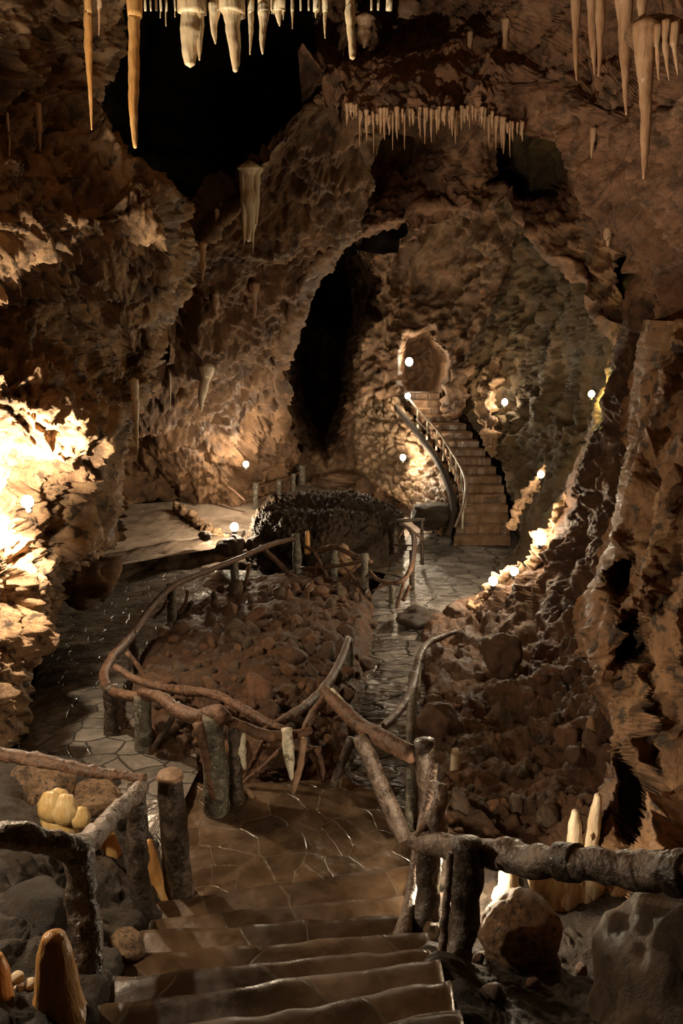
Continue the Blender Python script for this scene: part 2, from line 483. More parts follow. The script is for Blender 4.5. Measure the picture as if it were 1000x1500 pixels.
def patch(name, axis, t0, t1, lo, hi, ctrl, step, mat, disp=None, curl=(0, 0, 0, 0), dents=(), label=None, cat=None, kind='structure', curlw=.07, ridges=(), key=None):
    """a rock or floor surface: outline edges lo/hi along `axis`, distances from scattered survey points,
    then real relief along its own normals. curl = metres the (t0,t1,lo,hi) rims bend away."""
    L = np.array(lo, float); H = np.array(hi, float)
    nt_ = int((t1 - t0) / step) + 1
    wmax = max(edge(hi, t) - edge(lo, t) for t in np.linspace(t0, t1, 40))
    nu = int(wmax / step) + 1
    T = np.linspace(t0, t1, nt_); U = np.linspace(0, 1, nu)
    a = edge(lo, T)[:, None]; bnd = edge(hi, T)[:, None]
    S = a + (bnd - a) * U[None]
    TT = np.repeat(T[:, None], nu, 1)
    X, Yp = (S, TT) if axis == 'y' else (TT, S)
    D = rbf(ctrl, X, Yp)
    v = (TT - t0) / (t1 - t0); u = np.repeat(U[None], nt_, 0)
    D = D + curl[0] * sst(curlw, 0, v) ** 2 + curl[1] * sst(1 - curlw, 1, v) ** 2 + curl[2] * sst(curlw, 0, u) ** 2 + curl[3] * sst(1 - curlw, 1, u) ** 2
    D0 = D
    for (cx, cy, rx, ry, dep, hard) in dents:
        rr = np.sqrt(((X - cx) / rx) ** 2 + ((Yp - cy) / ry) ** 2)
        rr = rr * (1 + .22 * fbm(np.stack([X.ravel() / rx, Yp.ravel() / ry, 0 * X.ravel() + cx], -1) * .9, 3, 5).reshape(X.shape))
        D = D + dep * sst(1 + hard, 1 - hard, rr)
    for (pts, w_, h_) in ridges:
        A_ = np.array(pts, float); best = np.full(X.shape, 1e9)
        jx = X + 5 * fbm(np.stack([X.ravel() / 28, Yp.ravel() / 28, 0 * X.ravel() + w_], -1), 3, 8).reshape(X.shape)
        for a_, b_ in zip(A_[:-1], A_[1:]):
            e_ = b_ - a_; tt = np.clip(((jx - a_[0]) * e_[0] + (Yp - a_[1]) * e_[1]) / (e_ @ e_), 0, 1)
            best = np.minimum(best, np.hypot(jx - a_[0] - tt * e_[0], Yp - a_[1] - tt * e_[1]))
        D = D - h_ * np.exp(-(best / w_) ** 1.2)
    P = W(X, Yp, D)
    if disp is not None:
        P0 = W(X, Yp, D0)
        du = np.gradient(P0, axis=1); dv = np.gradient(P0, axis=0)
        N = np.cross(du, dv); N /= np.linalg.norm(N, axis=-1)[..., None] + 1e-9
        view = P0 - CAM
        N *= -np.sign((N * view).sum(-1))[..., None]
        vn = view / np.linalg.norm(view, axis=-1)[..., None]
        soft = np.clip(np.abs((N * vn).sum(-1)) * 2.2, .5, 1)
        dd = disp(P.reshape(-1, 3)).reshape(nt_, nu) * soft
        P = P + N * dd[..., None]
    else:
        N = None
    idx = np.arange(nt_ * nu).reshape(nt_, nu)
    q = np.stack([idx[:-1, :-1], idx[:-1, 1:], idx[1:, 1:], idx[1:, :-1]], -1).reshape(-1, 4)
    if axis == 'y': q = q[:, ::-1]
    me = mesh_np(name, P.reshape(-1, 3), q)
    org = P.reshape(-1, 3).mean(0)
    o = link(name, me, mat)
    tag(o, label, cat, kind=kind)
    PATCH[key or name] = P
    return o


# ================================================================== THE CAVE SHELL
# craggy wall on the left, close to the steps
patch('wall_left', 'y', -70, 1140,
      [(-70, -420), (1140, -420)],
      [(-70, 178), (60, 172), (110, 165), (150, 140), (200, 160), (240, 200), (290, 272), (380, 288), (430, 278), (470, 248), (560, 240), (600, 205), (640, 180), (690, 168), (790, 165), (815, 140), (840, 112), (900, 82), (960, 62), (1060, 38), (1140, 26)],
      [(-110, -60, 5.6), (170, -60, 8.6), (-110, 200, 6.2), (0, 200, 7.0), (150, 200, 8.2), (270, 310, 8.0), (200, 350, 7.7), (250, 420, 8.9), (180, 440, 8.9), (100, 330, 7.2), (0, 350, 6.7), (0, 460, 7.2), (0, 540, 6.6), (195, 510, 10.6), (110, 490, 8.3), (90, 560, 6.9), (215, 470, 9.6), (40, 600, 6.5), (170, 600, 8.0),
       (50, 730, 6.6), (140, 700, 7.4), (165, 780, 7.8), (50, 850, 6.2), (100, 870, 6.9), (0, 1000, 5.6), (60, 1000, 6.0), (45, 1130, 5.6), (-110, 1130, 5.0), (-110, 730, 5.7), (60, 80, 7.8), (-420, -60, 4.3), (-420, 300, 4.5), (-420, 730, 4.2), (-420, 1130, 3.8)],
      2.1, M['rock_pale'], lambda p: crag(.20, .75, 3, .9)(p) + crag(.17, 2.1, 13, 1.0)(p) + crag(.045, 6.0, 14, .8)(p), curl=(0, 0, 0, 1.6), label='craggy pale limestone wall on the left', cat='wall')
# slanting slab beyond it
SL = W(600, 150, 11) - W(200, 700, 17)
patch('wall_far_left', 'y', 30, 775,
      [(30, 505), (90, 480), (150, 440), (210, 392), (260, 345), (310, 300), (400, 225), (540, 150), (775, 120)],
      [(30, 560), (200, 560), (340, 530), (375, 500), (420, 470), (500, 443), (560, 430), (620, 424), (660, 440), (700, 470), (775, 480)],
      [(480, 60, 11.5), (480, 150, 11), (560, 250, 12), (400, 250, 12.2), (300, 400, 12.8), (450, 400, 14), (430, 560, 16), (250, 600, 14.6), (140, 760, 17.0), (180, 740, 17.4), (330, 738, 17.5), (400, 700, 18.6), (450, 705, 20), (300, 720, 17.3), (350, 500, 14), (380, 640, 17.4)],
      2.4, M['rock_brown'], lambda p: strata(.26, .8, SL, .25, 5)(p) + strata(.13, 2.2, SL, .3, 15)(p) + crag(.04, 4.5, 16, .7)(p), curl=(0, 0, 1.5, .7), label='slanting striated brown rock slab behind the terrace', cat='wall')
# vault beyond the fringe of the arch
patch('ceiling', 'x', 440, 900,
      [(440, 90), (900, 90)],
      [(440, 470), (460, 430), (480, 400), (500, 375), (540, 347), (600, 332), (690, 322), (722, 296), (740, 280), (752, 318), (790, 370), (850, 440), (900, 520)],
      [(440, 100, 11.2), (650, 100, 11.0), (900, 100, 9.5), (440, 450, 15.2), (500, 370, 14.5), (560, 210, 14.6), (650, 190, 14.2), (600, 325, 13.8), (690, 315, 14.0), (740, 285, 14.6), (700, 215, 13.8), (785, 235, 15.5), (800, 300, 14), (860, 430, 12.5), (900, 500, 11), (830, 180, 10.8)],
      2.4, M['rock_arch'], lambda p: strata(.22, .85, (.9, .4, -.35), .35, 8)(p) + strata(.10, 2.4, (.9, .4, -.35), .35, 18)(p) + crag(.035, 5, 19, .7)(p), curl=(0, 0, 0, .5), dents=[(775, 238, 40, 36, 8, .45)], label='rock vault beyond the arch', cat='ceiling', key='vault')
# back wall with the black cleft and the mouth of the upper tunnel
patch('wall_back', 'y', 240, 820, [(240, 380), (820, 380)], [(240, 900), (820, 900)],
      [(380, 300, 20), (560, 300, 18), (700, 300, 18), (850, 300, 17), (540, 400, 18.6), (620, 400, 19.4), (700, 400, 18.6), (560, 600, 18.6), (500, 560, 19.3), (480, 680, 20), (540, 690, 19.2), (600, 620, 18.6), (690, 520, 18.6), (660, 560, 18.8), (420, 690, 20), (540, 715, 18.6), (600, 760, 17.2), (800, 500, 18), (800, 750, 18), (620, 470, 19.2)],
      2.4, M['rock_back'], lambda p: strata(.24, .8, (.6, .1, .8), .3, 21)(p) + strata(.14, 2.0, (.6, .1, .8), .35, 24)(p) + crag(.05, 2.6, 22, .8)(p) + crag(.035, 5.5, 23, .6)(p), dents=[(617, 540, 31, 46, 2.4, .35), (470, 500, 44, 125, 6, .5), (505, 420, 34, 55, 4.5, .6)], label='mottled back wall with a dark cleft and tunnel mouth', cat='wall')
# wall right of the far stairs
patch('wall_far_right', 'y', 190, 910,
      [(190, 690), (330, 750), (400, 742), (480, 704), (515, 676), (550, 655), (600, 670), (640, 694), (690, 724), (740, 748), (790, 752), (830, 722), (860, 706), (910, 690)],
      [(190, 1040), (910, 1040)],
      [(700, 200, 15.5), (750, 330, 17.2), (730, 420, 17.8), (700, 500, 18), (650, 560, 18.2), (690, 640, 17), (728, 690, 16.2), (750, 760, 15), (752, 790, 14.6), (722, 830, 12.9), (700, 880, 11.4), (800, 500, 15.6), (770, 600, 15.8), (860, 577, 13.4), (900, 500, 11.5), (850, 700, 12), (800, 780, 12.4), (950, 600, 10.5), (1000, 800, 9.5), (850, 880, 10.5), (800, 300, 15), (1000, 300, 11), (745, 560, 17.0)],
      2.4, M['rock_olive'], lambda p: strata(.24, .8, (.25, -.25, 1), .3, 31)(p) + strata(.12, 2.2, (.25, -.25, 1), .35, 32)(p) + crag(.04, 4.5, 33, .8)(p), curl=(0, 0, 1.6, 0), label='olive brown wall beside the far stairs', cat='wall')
# ridge and rubble slope on the right
patch('wall_right', 'y', 400, 1290,
      [(400, 948), (500, 914), (560, 895), (620, 870), (700, 836), (760, 817), (830, 786), (850, 748), (875, 704), (893, 645), (908, 604), (930, 600), (1000, 604), (1080, 610), (1180, 618), (1290, 625)],
      [(400, 1060), (1290, 1060)],
      [(948, 400, 9.4), (893, 560, 9.7), (836, 700, 10.2), (785, 830, 10.5), (700, 878, 10.9), (620, 900, 10.7), (604, 1000, 8.7), (610, 1080, 7.2), (640, 1180, 5.4), (630, 1290, 4.3), (750, 1000, 8.4), (850, 900, 8.8), (850, 1050, 7), (800, 1150, 6), (900, 1150, 5.5), (750, 1250, 4.9), (1000, 900, 7.2), (1000, 1200, 5.2), (1060, 600, 8), (900, 700, 9.4), (700, 1100, 6.8)],
      2.3, M['earth'], lambda p: crag(.15, 1.1, 41, .5)(p) + crag(.07, 3.0, 42, .6)(p) + rubble(.03, 7, 44)(p), curl=(0, 0, 1.3, 0), label='dark red brown rocky slope on the right', cat='wall')
# front of the arch, with the fringe of small stalactites
patch('wall_arch', 'x', 470, 1420,
      [(470, -110), (1420, -110)],
      [(470, 120), (500, 150), (540, 170), (620, 164), (700, 164), (750, 186), (790, 205), (812, 235), (840, 285), (870, 322), (890, 352), (902, 400), (922, 470), (950, 540), (1000, 620), (1110, 720), (1420, 800)],
      [(470, -100, 11.5), (480, 140, 10.6), (600, 120, 9.9), (760, 170, 9.5), (620, 20, 12.2), (540, 50, 12.4), (700, 30, 10.8), (830, 150, 8.4), (890, 350, 8.4), (950, 250, 7.4), (1000, 100, 6.6), (1000, 500, 7.6), (950, 500, 8.3), (850, 20, 8.6), (700, 110, 9.6), (1100, 300, 6.2), (1000, -100, 6.5), (700, -100, 10.5), (900, 60, 8.3), (1420, -100, 4.6), (1420, 300, 4.2), (1420, 750, 4.0)],
      2.2, M['rock_arch'], lambda p: strata(.20, 1.0, (.35, -.2, -1), .4, 51)(p) + crag(.10, 2.0, 52, .8)(p) + crag(.035, 5.5, 53, .8)(p), curl=(0, 1.0, .8, 0), curlw=.05, label='rosy brown rock arch across the cave', cat='wall', key='arch')
# flowstone curtains on the right, close by
patch('wall_near_right', 'y', 470, 1345,
      [(470, 950), (560, 934), (640, 918), (700, 911), (760, 907), (810, 888), (850, 868), (900, 858), (940, 856), (980, 872), (1040, 896), (1080, 906), (1130, 896), (1180, 872), (1230, 848), (1345, 880)],
      [(470, 1420), (1345, 1420)],
      [(945, 500, 7.4), (905, 700, 6.5), (860, 900, 5.9), (900, 1060, 5.5), (870, 1180, 5.0), (1000, 700, 5.6), (950, 800, 5.9), (1000, 1000, 4.7), (950, 1000, 5.3), (1000, 1200, 4.1), (1110, 800, 4.8), (1000, 500, 7), (880, 1340, 4.2), (1100, 1300, 3.4), (930, 1150, 5.1), (965, 640, 6.8), (1420, 500, 3.9), (1420, 850, 3.4), (1420, 1300, 2.5)],
      2.0, M['flowstone'], lambda p: curtain(.10, 1.4, 61)(p) + curtain(.045, 3.5, 62)(p) + crag(.02, 8, 63, .8)(p), curl=(0, 0, 1.2, 0), curlw=.06, dents=[(932, 1168, 17, 62, 1.3, .4), (925, 850, 26, 36, .7, .5), (945, 935, 20, 30, .6, .5)], ridges=[([(1020, 620), (998, 740), (975, 830), (935, 900), (905, 960), (882, 992)], 26, .42), ([(918, 700), (921, 800), (895, 840), (868, 900), (866, 935), (890, 990), (905, 1050), (912, 1085)], 12, .25),
              ([(985, 880), (957, 920), (946, 955), (958, 985), (962, 1010), (950, 1060), (930, 1120), (900, 1180), (870, 1235)], 9, .26), ([(945, 1050), (955, 1130), (970, 1200), (985, 1290)], 20, .38), ([(905, 1090), (885, 1140), (862, 1205)], 12, .3),
              ([(1050, 860), (1010, 930), (985, 1010), (990, 1080)], 10, .2), ([(925, 800), (945, 850), (938, 890)], 7, .16), ([(900, 870), (915, 905), (900, 950)], 7, .15), ([(1000, 500), (985, 580), (960, 640), (955, 720)], 14, .25)],
      label='ochre flowstone curtains on the right', cat='wall')
# black shaft high above the slab, and rock above and behind the steps
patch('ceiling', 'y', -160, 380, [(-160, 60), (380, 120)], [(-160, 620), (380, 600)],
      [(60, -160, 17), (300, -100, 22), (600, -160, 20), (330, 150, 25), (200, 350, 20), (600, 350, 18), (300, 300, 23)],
      9, M['shade_black'], crag(.5, .5, 71, .4), label='black shaft in the cave roof', cat='ceiling', key='shaft')  # darkness of the unlit depth is put into the rock colour
xs, ys = np.meshgrid(np.linspace(-6, 9, 170), np.linspace(-3.5, 10.5, 160))
zz = 5.4 + .15 * np.sin(xs) + .05 * (ys - 3) ** 2 * 0
Pn = np.stack([xs, ys, zz], -1).reshape(-1, 3)
Pn[:, 2] = 3.5 + .325 * np.maximum(Pn[:, 1], 2.2) + .62 + crag(.12, 1.4, 81, .3)(Pn)
ii = np.arange(170 * 160).reshape(160, 170)
o = link('ceiling', mesh_np('ceiling', Pn, np.stack([ii[:-1, :-1], ii[1:, :-1], ii[1:, 1:], ii[:-1, 1:]], -1).reshape(-1, 4)), M['rock_pale'])
tag(o, 'low pale roof over the near steps', 'ceiling', kind='structure')


def ceil_z(x, y): return 3.5 + .325 * max(y, 2.2) + .62


# ------------------------------------------------------------------ floors
def zc(l): return [(x, y, YZ(x, y, z)) for x, y, z in l]


patch('floor', 'x', 90, 640,
      [(90, 1118), (200, 1118), (250, 1132), (300, 1150), (350, 1150), (420, 1146), (500, 1140), (560, 1165), (640, 1215)],
      [(90, 1340), (200, 1350), (640, 1350)],
      zc([(90, 1118, 0), (640, 1118, 0), (90, 1350, 0), (640, 1350, 0), (400, 1250, 0)]), 3, M['flags'], paving(.012, 3, 3), label='wet crazy paved landing below the near steps', cat='floor', key='landing')
patch('floor', 'y', 835, 1330,
      [(835, 110), (900, 80), (960, 60), (1040, 40), (1150, 10), (1330, 130)],
      [(835, 440), (880, 345), (930, 275), (1000, 245), (1080, 285), (1130, 290), (1190, 262), (1330, 235)],
      zc([(110, 835, -1.05), (440, 835, -1.05), (150, 900, -.8), (300, 900, -.8), (100, 960, -.42), (250, 960, -.42), (80, 1040, -.1), (250, 1040, -.1), (10, 1150, .015), (380, 1150, .015), (130, 1330, .02), (240, 1330, .02)]), 3, M['path'], paving(.02, 2, 5), label='wet grey paved path curving up on the left', cat='floor', key='lpath')
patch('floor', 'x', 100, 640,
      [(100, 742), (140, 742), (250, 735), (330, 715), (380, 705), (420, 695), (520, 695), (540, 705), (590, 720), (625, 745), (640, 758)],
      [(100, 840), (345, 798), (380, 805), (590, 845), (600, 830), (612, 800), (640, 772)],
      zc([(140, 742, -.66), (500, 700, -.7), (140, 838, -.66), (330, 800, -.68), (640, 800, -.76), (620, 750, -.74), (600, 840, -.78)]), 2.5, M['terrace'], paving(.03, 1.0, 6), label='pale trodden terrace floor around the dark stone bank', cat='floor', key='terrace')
patch('floor', 'y', 780, 1230,
      [(780, 600), (850, 560), (890, 530), (950, 520), (1050, 505), (1230, 490)],
      [(780, 765), (800, 762), (850, 730), (900, 690), (940, 680), (1050, 670), (1230, 660)],
      zc([(600, 780, -.76), (765, 780, -.77), (560, 890, -.74), (690, 890, -.74), (520, 1000, -.72), (670, 1000, -.72), (500, 1230, -.7), (660, 1230, -.7)]), 3, M['wetpath'], paving(.03, 2.5, 9), label='wet rippled path between the two rubble heaps', cat='floor', key='rpath')

# heaps of earth under the rubble
patch('rubble_heap', 'y', 842, 1205,
      [(842, 430), (865, 335), (900, 268), (960, 222), (1000, 200), (1080, 205), (1205, 300)],
      [(842, 520), (890, 545), (940, 540), (1010, 528), (1060, 512), (1120, 500), (1205, 520)],
      [(470, 845, 12.6), (335, 870, 11.6), (255, 920, 9.9), (380, 930, 9.3), (540, 895, 10.9), (380, 1000, 7.5), (530, 1000, 8.4), (210, 1020, 7.1), (380, 1070, 6.4), (500, 1060, 7), (300, 1180, 5.75), (450, 1190, 5.9), (450, 880, 11)],
      2.0, M['earth'], lambda p: rubble(.10, 3.8, 91)(p) + rubble(.06, 8.5, 92)(p) + crag(.03, 6, 93, .8)(p), curl=(.5, 0, .4, .7), label='heap of dark red brown rubble inside the looping railing', cat='rubble heap', kind=None, key='heap')
patch('ground', 'y', 1235, 1560,
      [(1235, 640), (1300, 612), (1380, 598), (1450, 622), (1500, 650), (1560, 680)], [(1235, 1420), (1560, 1420)],
      [(640, 1240, 4.6), (620, 1380, 3.4), (640, 1450, 2.85), (690, 1560, 2.3), (760, 1350, 4.0), (850, 1400, 3.6), (950, 1350, 3.7), (1000, 1450, 3.0), (1000, 1290, 4.2), (1130, 1500, 2.6), (800, 1500, 2.8), (900, 1240, 5.0), (1420, 1300, 2.6), (1420, 1560, 2.0)],
      2.2, M['mud'], lambda p: rubble(.07, 5, 95)(p) + crag(.06, 2.2, 96, .3)(p), curl=(.5, 0, .15, 0), label='dark stony ground right of the near steps', cat='ground', key='rground')
patch('ground', 'y', 1112, 1560,
      [(1112, -420), (1560, -420)], [(1112, 120), (1180, 195), (1240, 228), (1320, 248), (1345, 236), (1400, 196), (1480, 152), (1560, 135)],
      [(225, 1240, 4.8), (245, 1320, 4.2), (205, 1330, 3.9), (160, 1460, 2.75), (140, 1560, 2.3), (50, 1200, 4.3), (0, 1300, 3.4), (50, 1450, 2.75), (-110, 1150, 4.4), (100, 1160, 5.1), (-110, 1500, 2.4), (100, 1300, 3.9), (120, 1400, 3.1), (-420, 1150, 3.7), (-420, 1500, 2.1)],
      2.2, M['mud'], lambda p: rubble(.06, 5.5, 97)(p) + crag(.07, 2.0, 98, .5)(p), curl=(.5, 0, 0, .15), label='dark stony ground left of the near steps', cat='ground', key='lground')

# ------------------------------------------------------------------ near steps
STEPS = [((205, 1322), (620, 1262), .15), ((222, 1343), (625, 1308), .30), ((205, 1362), (622, 1336), .45), ((190, 1392), (628, 1366), .60), ((160, 1428), (632, 1390), .75), ((140, 1474), (645, 1402), .90), ((120, 1524), (660, 1434), 1.05), ((100, 1580), (675, 1478), 1.2), ((70, 1650), (700, 1530), 1.35)]
base0 = G(410, 1295, .15)
stair = empty('stone_steps', (base0[0], base0[1], 0), 'near flight of wet brown stone steps at the bottom of the photo', 'steps')
noses = [(G(*a, z), G(*b_, z), z) for a, b_, z in STEPS]
for i, (A, B, z) in enumerate(noses[:-1]):
    A2, B2, _ = noses[i + 1]
    n = 46
    u = np.linspace(0, 1, n)[:, None]
    back = (A2 + (B2 - A2) * u) * np.array([1, 1, 0]) + np.array([0, -.14, 0])
    front = (A + (B - A) * u) * np.array([1, 1, 0])
    wob = fbm(np.concatenate([front * 3.2 + i * 9.1], 0), 3, 200 + i)[:, None] * .045
    front = front + np.array([0.06, 1, 0]) * wob * .55
    rows = []
    m_ = 12
    for k in range(m_):
        t = k / (m_ - 1)
        r = back + (front - back) * t
        zrow = z + paving(.007, 4, 7 + i)(r + np.array([0, 0, z])) - (.012 if k == m_ - 1 else 0)
        rows.append(np.concatenate([r[:, :2], zrow[:, None]], 1))
    for dz, dy in ((.02, .012), (.08, .004), (.30, -.01)):
        r = front + np.array([0, dy, 0]); rows.append(np.concatenate([r[:, :2], np.full((n, 1), z - dz)], 1))
    r = back.copy(); rows.append(np.concatenate([r[:, :2], np.full((n, 1), z - .30)], 1))
    rows.append(rows[0])
    V = np.concatenate(rows); R = len(rows)
    ii = np.arange(R * n).reshape(R, n)
    q = np.stack([ii[:-1, :-1], ii[1:, :-1], ii[1:, 1:], ii[:-1, 1:]], -1).reshape(-1, 4)
    mb = MB(); mb.add(V, [tuple(x) for x in q] + [tuple(ii[:-1, 0][::1]), tuple(ii[:-1, -1][::-1])])
    link('step', mb.mesh('step'), M['step'], stair)

# ------------------------------------------------------------------ far stairs up to the tunnel
def far_edges(y):
    l = np.interp(y, [570, 590, 620, 660, 700, 740, 790], [594, 604, 628, 655, 672, 673, 664])
    r = np.interp(y, [570, 590, 620, 660, 700, 740, 790], [640, 654, 682, 712, 736, 744, 748])
    return l, r


def proj_y(Y, z):
    d = np.array([0, Y, z]) - CAM
    fz = d[1] * _c - d[2] * _s; dn = -(d[1] * _s + d[2] * _c)
    return 750 + F_PX * dn / fz


NS = 17
fst = G(707, 792, -.76)
fstair = empty('stone_staircase', fst, 'far stone staircase climbing to the small tunnel mouth', 'staircase')
FAR = []
for i in range(NS + 1):
    z = -.76 + .142 * (i + 1); Yn = 14.75 + .235 * i
    y = proj_y(Yn, z); l, r = far_edges(y)
    FAR.append((W(l, y, Yn), W(r, y, Yn), z))
for i in range(NS):
    A, B, z = FAR[i]; A2, B2, _ = FAR[i + 1]
    n = 14; u = np.linspace(0, 1, n)[:, None]
    f_ = A + (B - A) * u; f_ = f_ + np.array([0, 1, 0]) * (fbm(f_ * 3, 2, i)[:, None] * .03)
    bk = A2 + (B2 - A2) * u + np.array([0, .08, 0]); bk[:, 2] = z
    rows = [np.concatenate([f_[:, :2], np.full((n, 1), z - .17)], 1), np.concatenate([f_[:, :2], np.full((n, 1), z - .02)], 1), f_ + np.array([0, .02, 0]), bk]
    low = bk.copy(); low[:, 2] = z - .17; rows += [low, rows[0]]
    V = np.concatenate(rows); R = len(rows); ii = np.arange(R * n).reshape(R, n)
    q = np.stack([ii[:-1, :-1], ii[:-1, 1:], ii[1:, 1:], ii[1:, :-1]], -1).reshape(-1, 4)
    mb = MB(); mb.add(V, [tuple(x) for x in q] + [tuple(ii[:-1, 0][::-1]), tuple(ii[:-1, -1])])
    link('step', mb.mesh('step', False), M['farstep'], fstair)
# flank of the stairs: masonry with a kerb along its top
patch('wall_stair', 'y', 585, 782,
      [(585, 520), (640, 515), (690, 520), (720, 560), (750, 610), (782, 640)],
      [(585, 584), (612, 600), (644, 625), (677, 648), (715, 664), (748, 668), (782, 660)],
      [(520, 590, 19), (596, 585, 18.2), (520, 690, 18.8), (620, 610, 17.7), (645, 640, 17.2), (672, 700, 16.2), (672, 740, 15.5), (664, 782, 14.9), (610, 740, 16.6), (590, 680, 17.6), (630, 770, 15.3)],
      1.6, M['cobble'], cobble(.09, 4.5, 101), curl=(0, 0, .8, .25), label='wet stone masonry flank below the far stairs', cat='wall')
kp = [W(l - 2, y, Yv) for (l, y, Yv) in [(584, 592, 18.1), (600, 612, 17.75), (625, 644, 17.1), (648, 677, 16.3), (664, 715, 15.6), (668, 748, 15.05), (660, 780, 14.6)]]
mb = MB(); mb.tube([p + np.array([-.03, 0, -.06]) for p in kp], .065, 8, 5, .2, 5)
o = link('trim_1', mb.mesh('trim_1'), M['shade_black']); tag(o, 'rough kerb painted dark as shade along the open side of the far stairs', 'kerb', kind='structure')  # near black tint stands for shade on the underside of the kerb

# three low steps up to the terrace
ts = empty('terrace_steps', G(250, 850, -1.05), 'three long low rock steps up to the terrace on the left', 'steps')
for i, (a, b_, z) in enumerate([((120, 868), (385, 816), -.93), ((115, 850), (365, 803), -.80), ((115, 836), (345, 793), -.665)]):
    A = G(*a, z); B = G(*b_, z); n = 60; u = np.linspace(0, 1, n)[:, None]
    f_ = A + (B - A) * u; f_ = f_ + np.array([.1, 1, 0]) * (fbm(f_ * 1.6, 3, 300 + i)[:, None] * .22)
    bk = f_ + np.array([.1, .9, 0])
    zt = fbm(f_ * 4, 2, 310 + i)[:, None] * .03
    rows = [np.concatenate([f_[:, :2] + [0, .05], np.full((n, 1), z - .2)], 1), np.concatenate([f_[:, :2] - [0, .01], z - .06 + zt], 1), np.concatenate([f_[:, :2] + [0, .05], z + zt], 1), np.concatenate([bk[:, :2], np.full((n, 1), z)], 1), np.concatenate([bk[:, :2], np.full((n, 1), z - .2)], 1)]
    rows.append(rows[0])
    V = np.concatenate(rows); R = len(rows); ii = np.arange(R * n).reshape(R, n)
    q = np.stack([ii[:-1, :-1], ii[:-1, 1:], ii[1:, 1:], ii[1:, :-1]], -1).reshape(-1, 4)
    mb = MB(); mb.add(V, [tuple(x) for x in q] + [tuple(ii[:-1, 0][::-1]), tuple(ii[:-1, -1])])
    link('step', mb.mesh('step'), M['rock_grey'], ts)


# ------------------------------------------------------------------ loose rocks
def ico(sub):
    import bmesh
    bm = bmesh.new(); bmesh.ops.create_icosphere(bm, subdivisions=sub, radius=1)
    v = np.array([x.co[:] for x in bm.verts]); f = [tuple(q.index for q in p.verts) for p in bm.faces]; bm.free()
    return v, f


IV, IF = ico(3); IV4, IF4 = ico(4); IV5, IF5 = ico(5)


def rock_mesh(name, seed, sub=3, amp=.35, s=1.0, blocky=.5, lump=0, facets=0):
    v, f = {3: (IV, IF), 4: (IV4, IF4), 5: (IV5, IF5)}[sub]
    d = 1 + amp * fbm(v * s + seed * 5.3, 4, seed)
    if facets:
        g = np.random.default_rng(seed); nn = g.normal(size=(facets, 3)); nn /= np.linalg.norm(nn, axis=1)[:, None]
        dist = g.uniform(.62, 1.0, facets)
        pr = v @ nn.T
        d = np.minimum(d, np.where(pr > .2, dist / np.maximum(pr, .2), 9).min(1)) + .05 * fbm(v * 3 + seed, 3, seed)
    if blocky:
        f1, f2 = worley(v * 1.1 + seed * 3.1, seed); d = d + blocky * (.5 - f1) * .5
    if lump:
        f1, f2 = worley(v * 2.4 + seed, seed + 3); d = d + lump * np.sqrt(np.clip(1 - f1 ** 2, 0, 1))
    return MB().add(v * d[:, None], f).mesh(name, smooth=True)


ROCKS = [rock_mesh('stone', 400 + k, 3, .25, 1.0, .3, 0, 16) for k in range(9)]
for k, me in enumerate(ROCKS): me.materials.append(M['stone%d' % (k % 3)])


def scatter(key, n, label, cat, group, size, name='stone', region=None, Ymin=0):
    P = PATCH[key]; nt_, nu, _ = P.shape
    done = 0; tries = 0; placed = []
    first = None
    while done < n and tries < n * 30:
        tries += 1
        i = random.randrange(2, nt_ - 2); j = random.randrange(int(nu * .04), int(nu * .97))
        p = P[i, j]
        d = p - CAM; fz = d[1] * _c - d[2] * _s
        px = 500 + F_PX * d[0] / fz; py = 750 + F_PX * -(d[1] * _s + d[2] * _c) / fz
        if region and not (region[0] < px < region[2] and region[1] < py < region[3]): continue
        s = size[0] * (size[1] / size[0]) ** (random.random() ** 1.7)
        if any(np.linalg.norm(p - q) < .72 * (s + t) for q, t in placed): continue
        placed.append((p, s))
        me = ROCKS[random.randrange(9)]
        o = bpy.data.objects.new(name, me); C.objects.link(o)
        o.location = Vector(p) + Vector((0, 0, s * .28))
        o.rotation_euler = [random.uniform(0, 6.28) for _ in range(3)]
        o.scale = (s * random.uniform(.8, 1.3), s * random.uniform(.7, 1.1), s * random.uniform(.55, .85))
        tag(o, label, cat, group); done += 1


scatter('heap', 225, 'brown stone among the rubble heap inside the looping railing', 'stone', 'stones of the railed rubble heap', (.045, .17), region=(210, 855, 545, 1110))
scatter('wall_right', 62, 'reddish brown stone on the rubble slope right of the wet path', 'stone', 'stones on the right slope', (.04, .14), region=(608, 885, 880, 1235))
scatter('rground', 8, 'dark stone on the ground right of the near steps', 'stone', 'stones right of the near steps', (.025, .07), region=(640, 1290, 960, 1500))
scatter('lground', 4, 'dark stone on the ground left of the near steps', 'stone', 'stones left of the near steps', (.025, .07), region=(0, 1150, 130, 1500))


def boulder(name, px, py, Y, rx, ry, label, cat, mat, seed, depth=None, sub=4, amp=.3, blocky=.4, lump=0, rot=0, s=1.0):
    k = mpp(Y, py); me = rock_mesh(name, seed, sub, amp, s, blocky, lump)
    me.materials.append(mat)
    o = bpy.data.objects.new(name, me); C.objects.link(o)
    o.location = W(px, py, Y); o.scale = (rx * k, (depth or (rx + ry) / 2) * k, ry * k); o.rotation_euler = (0, rot, seed)
    if abs(rot) > 0: o.rotation_euler = (0, rot, 0)
    return tag(o, label, cat)


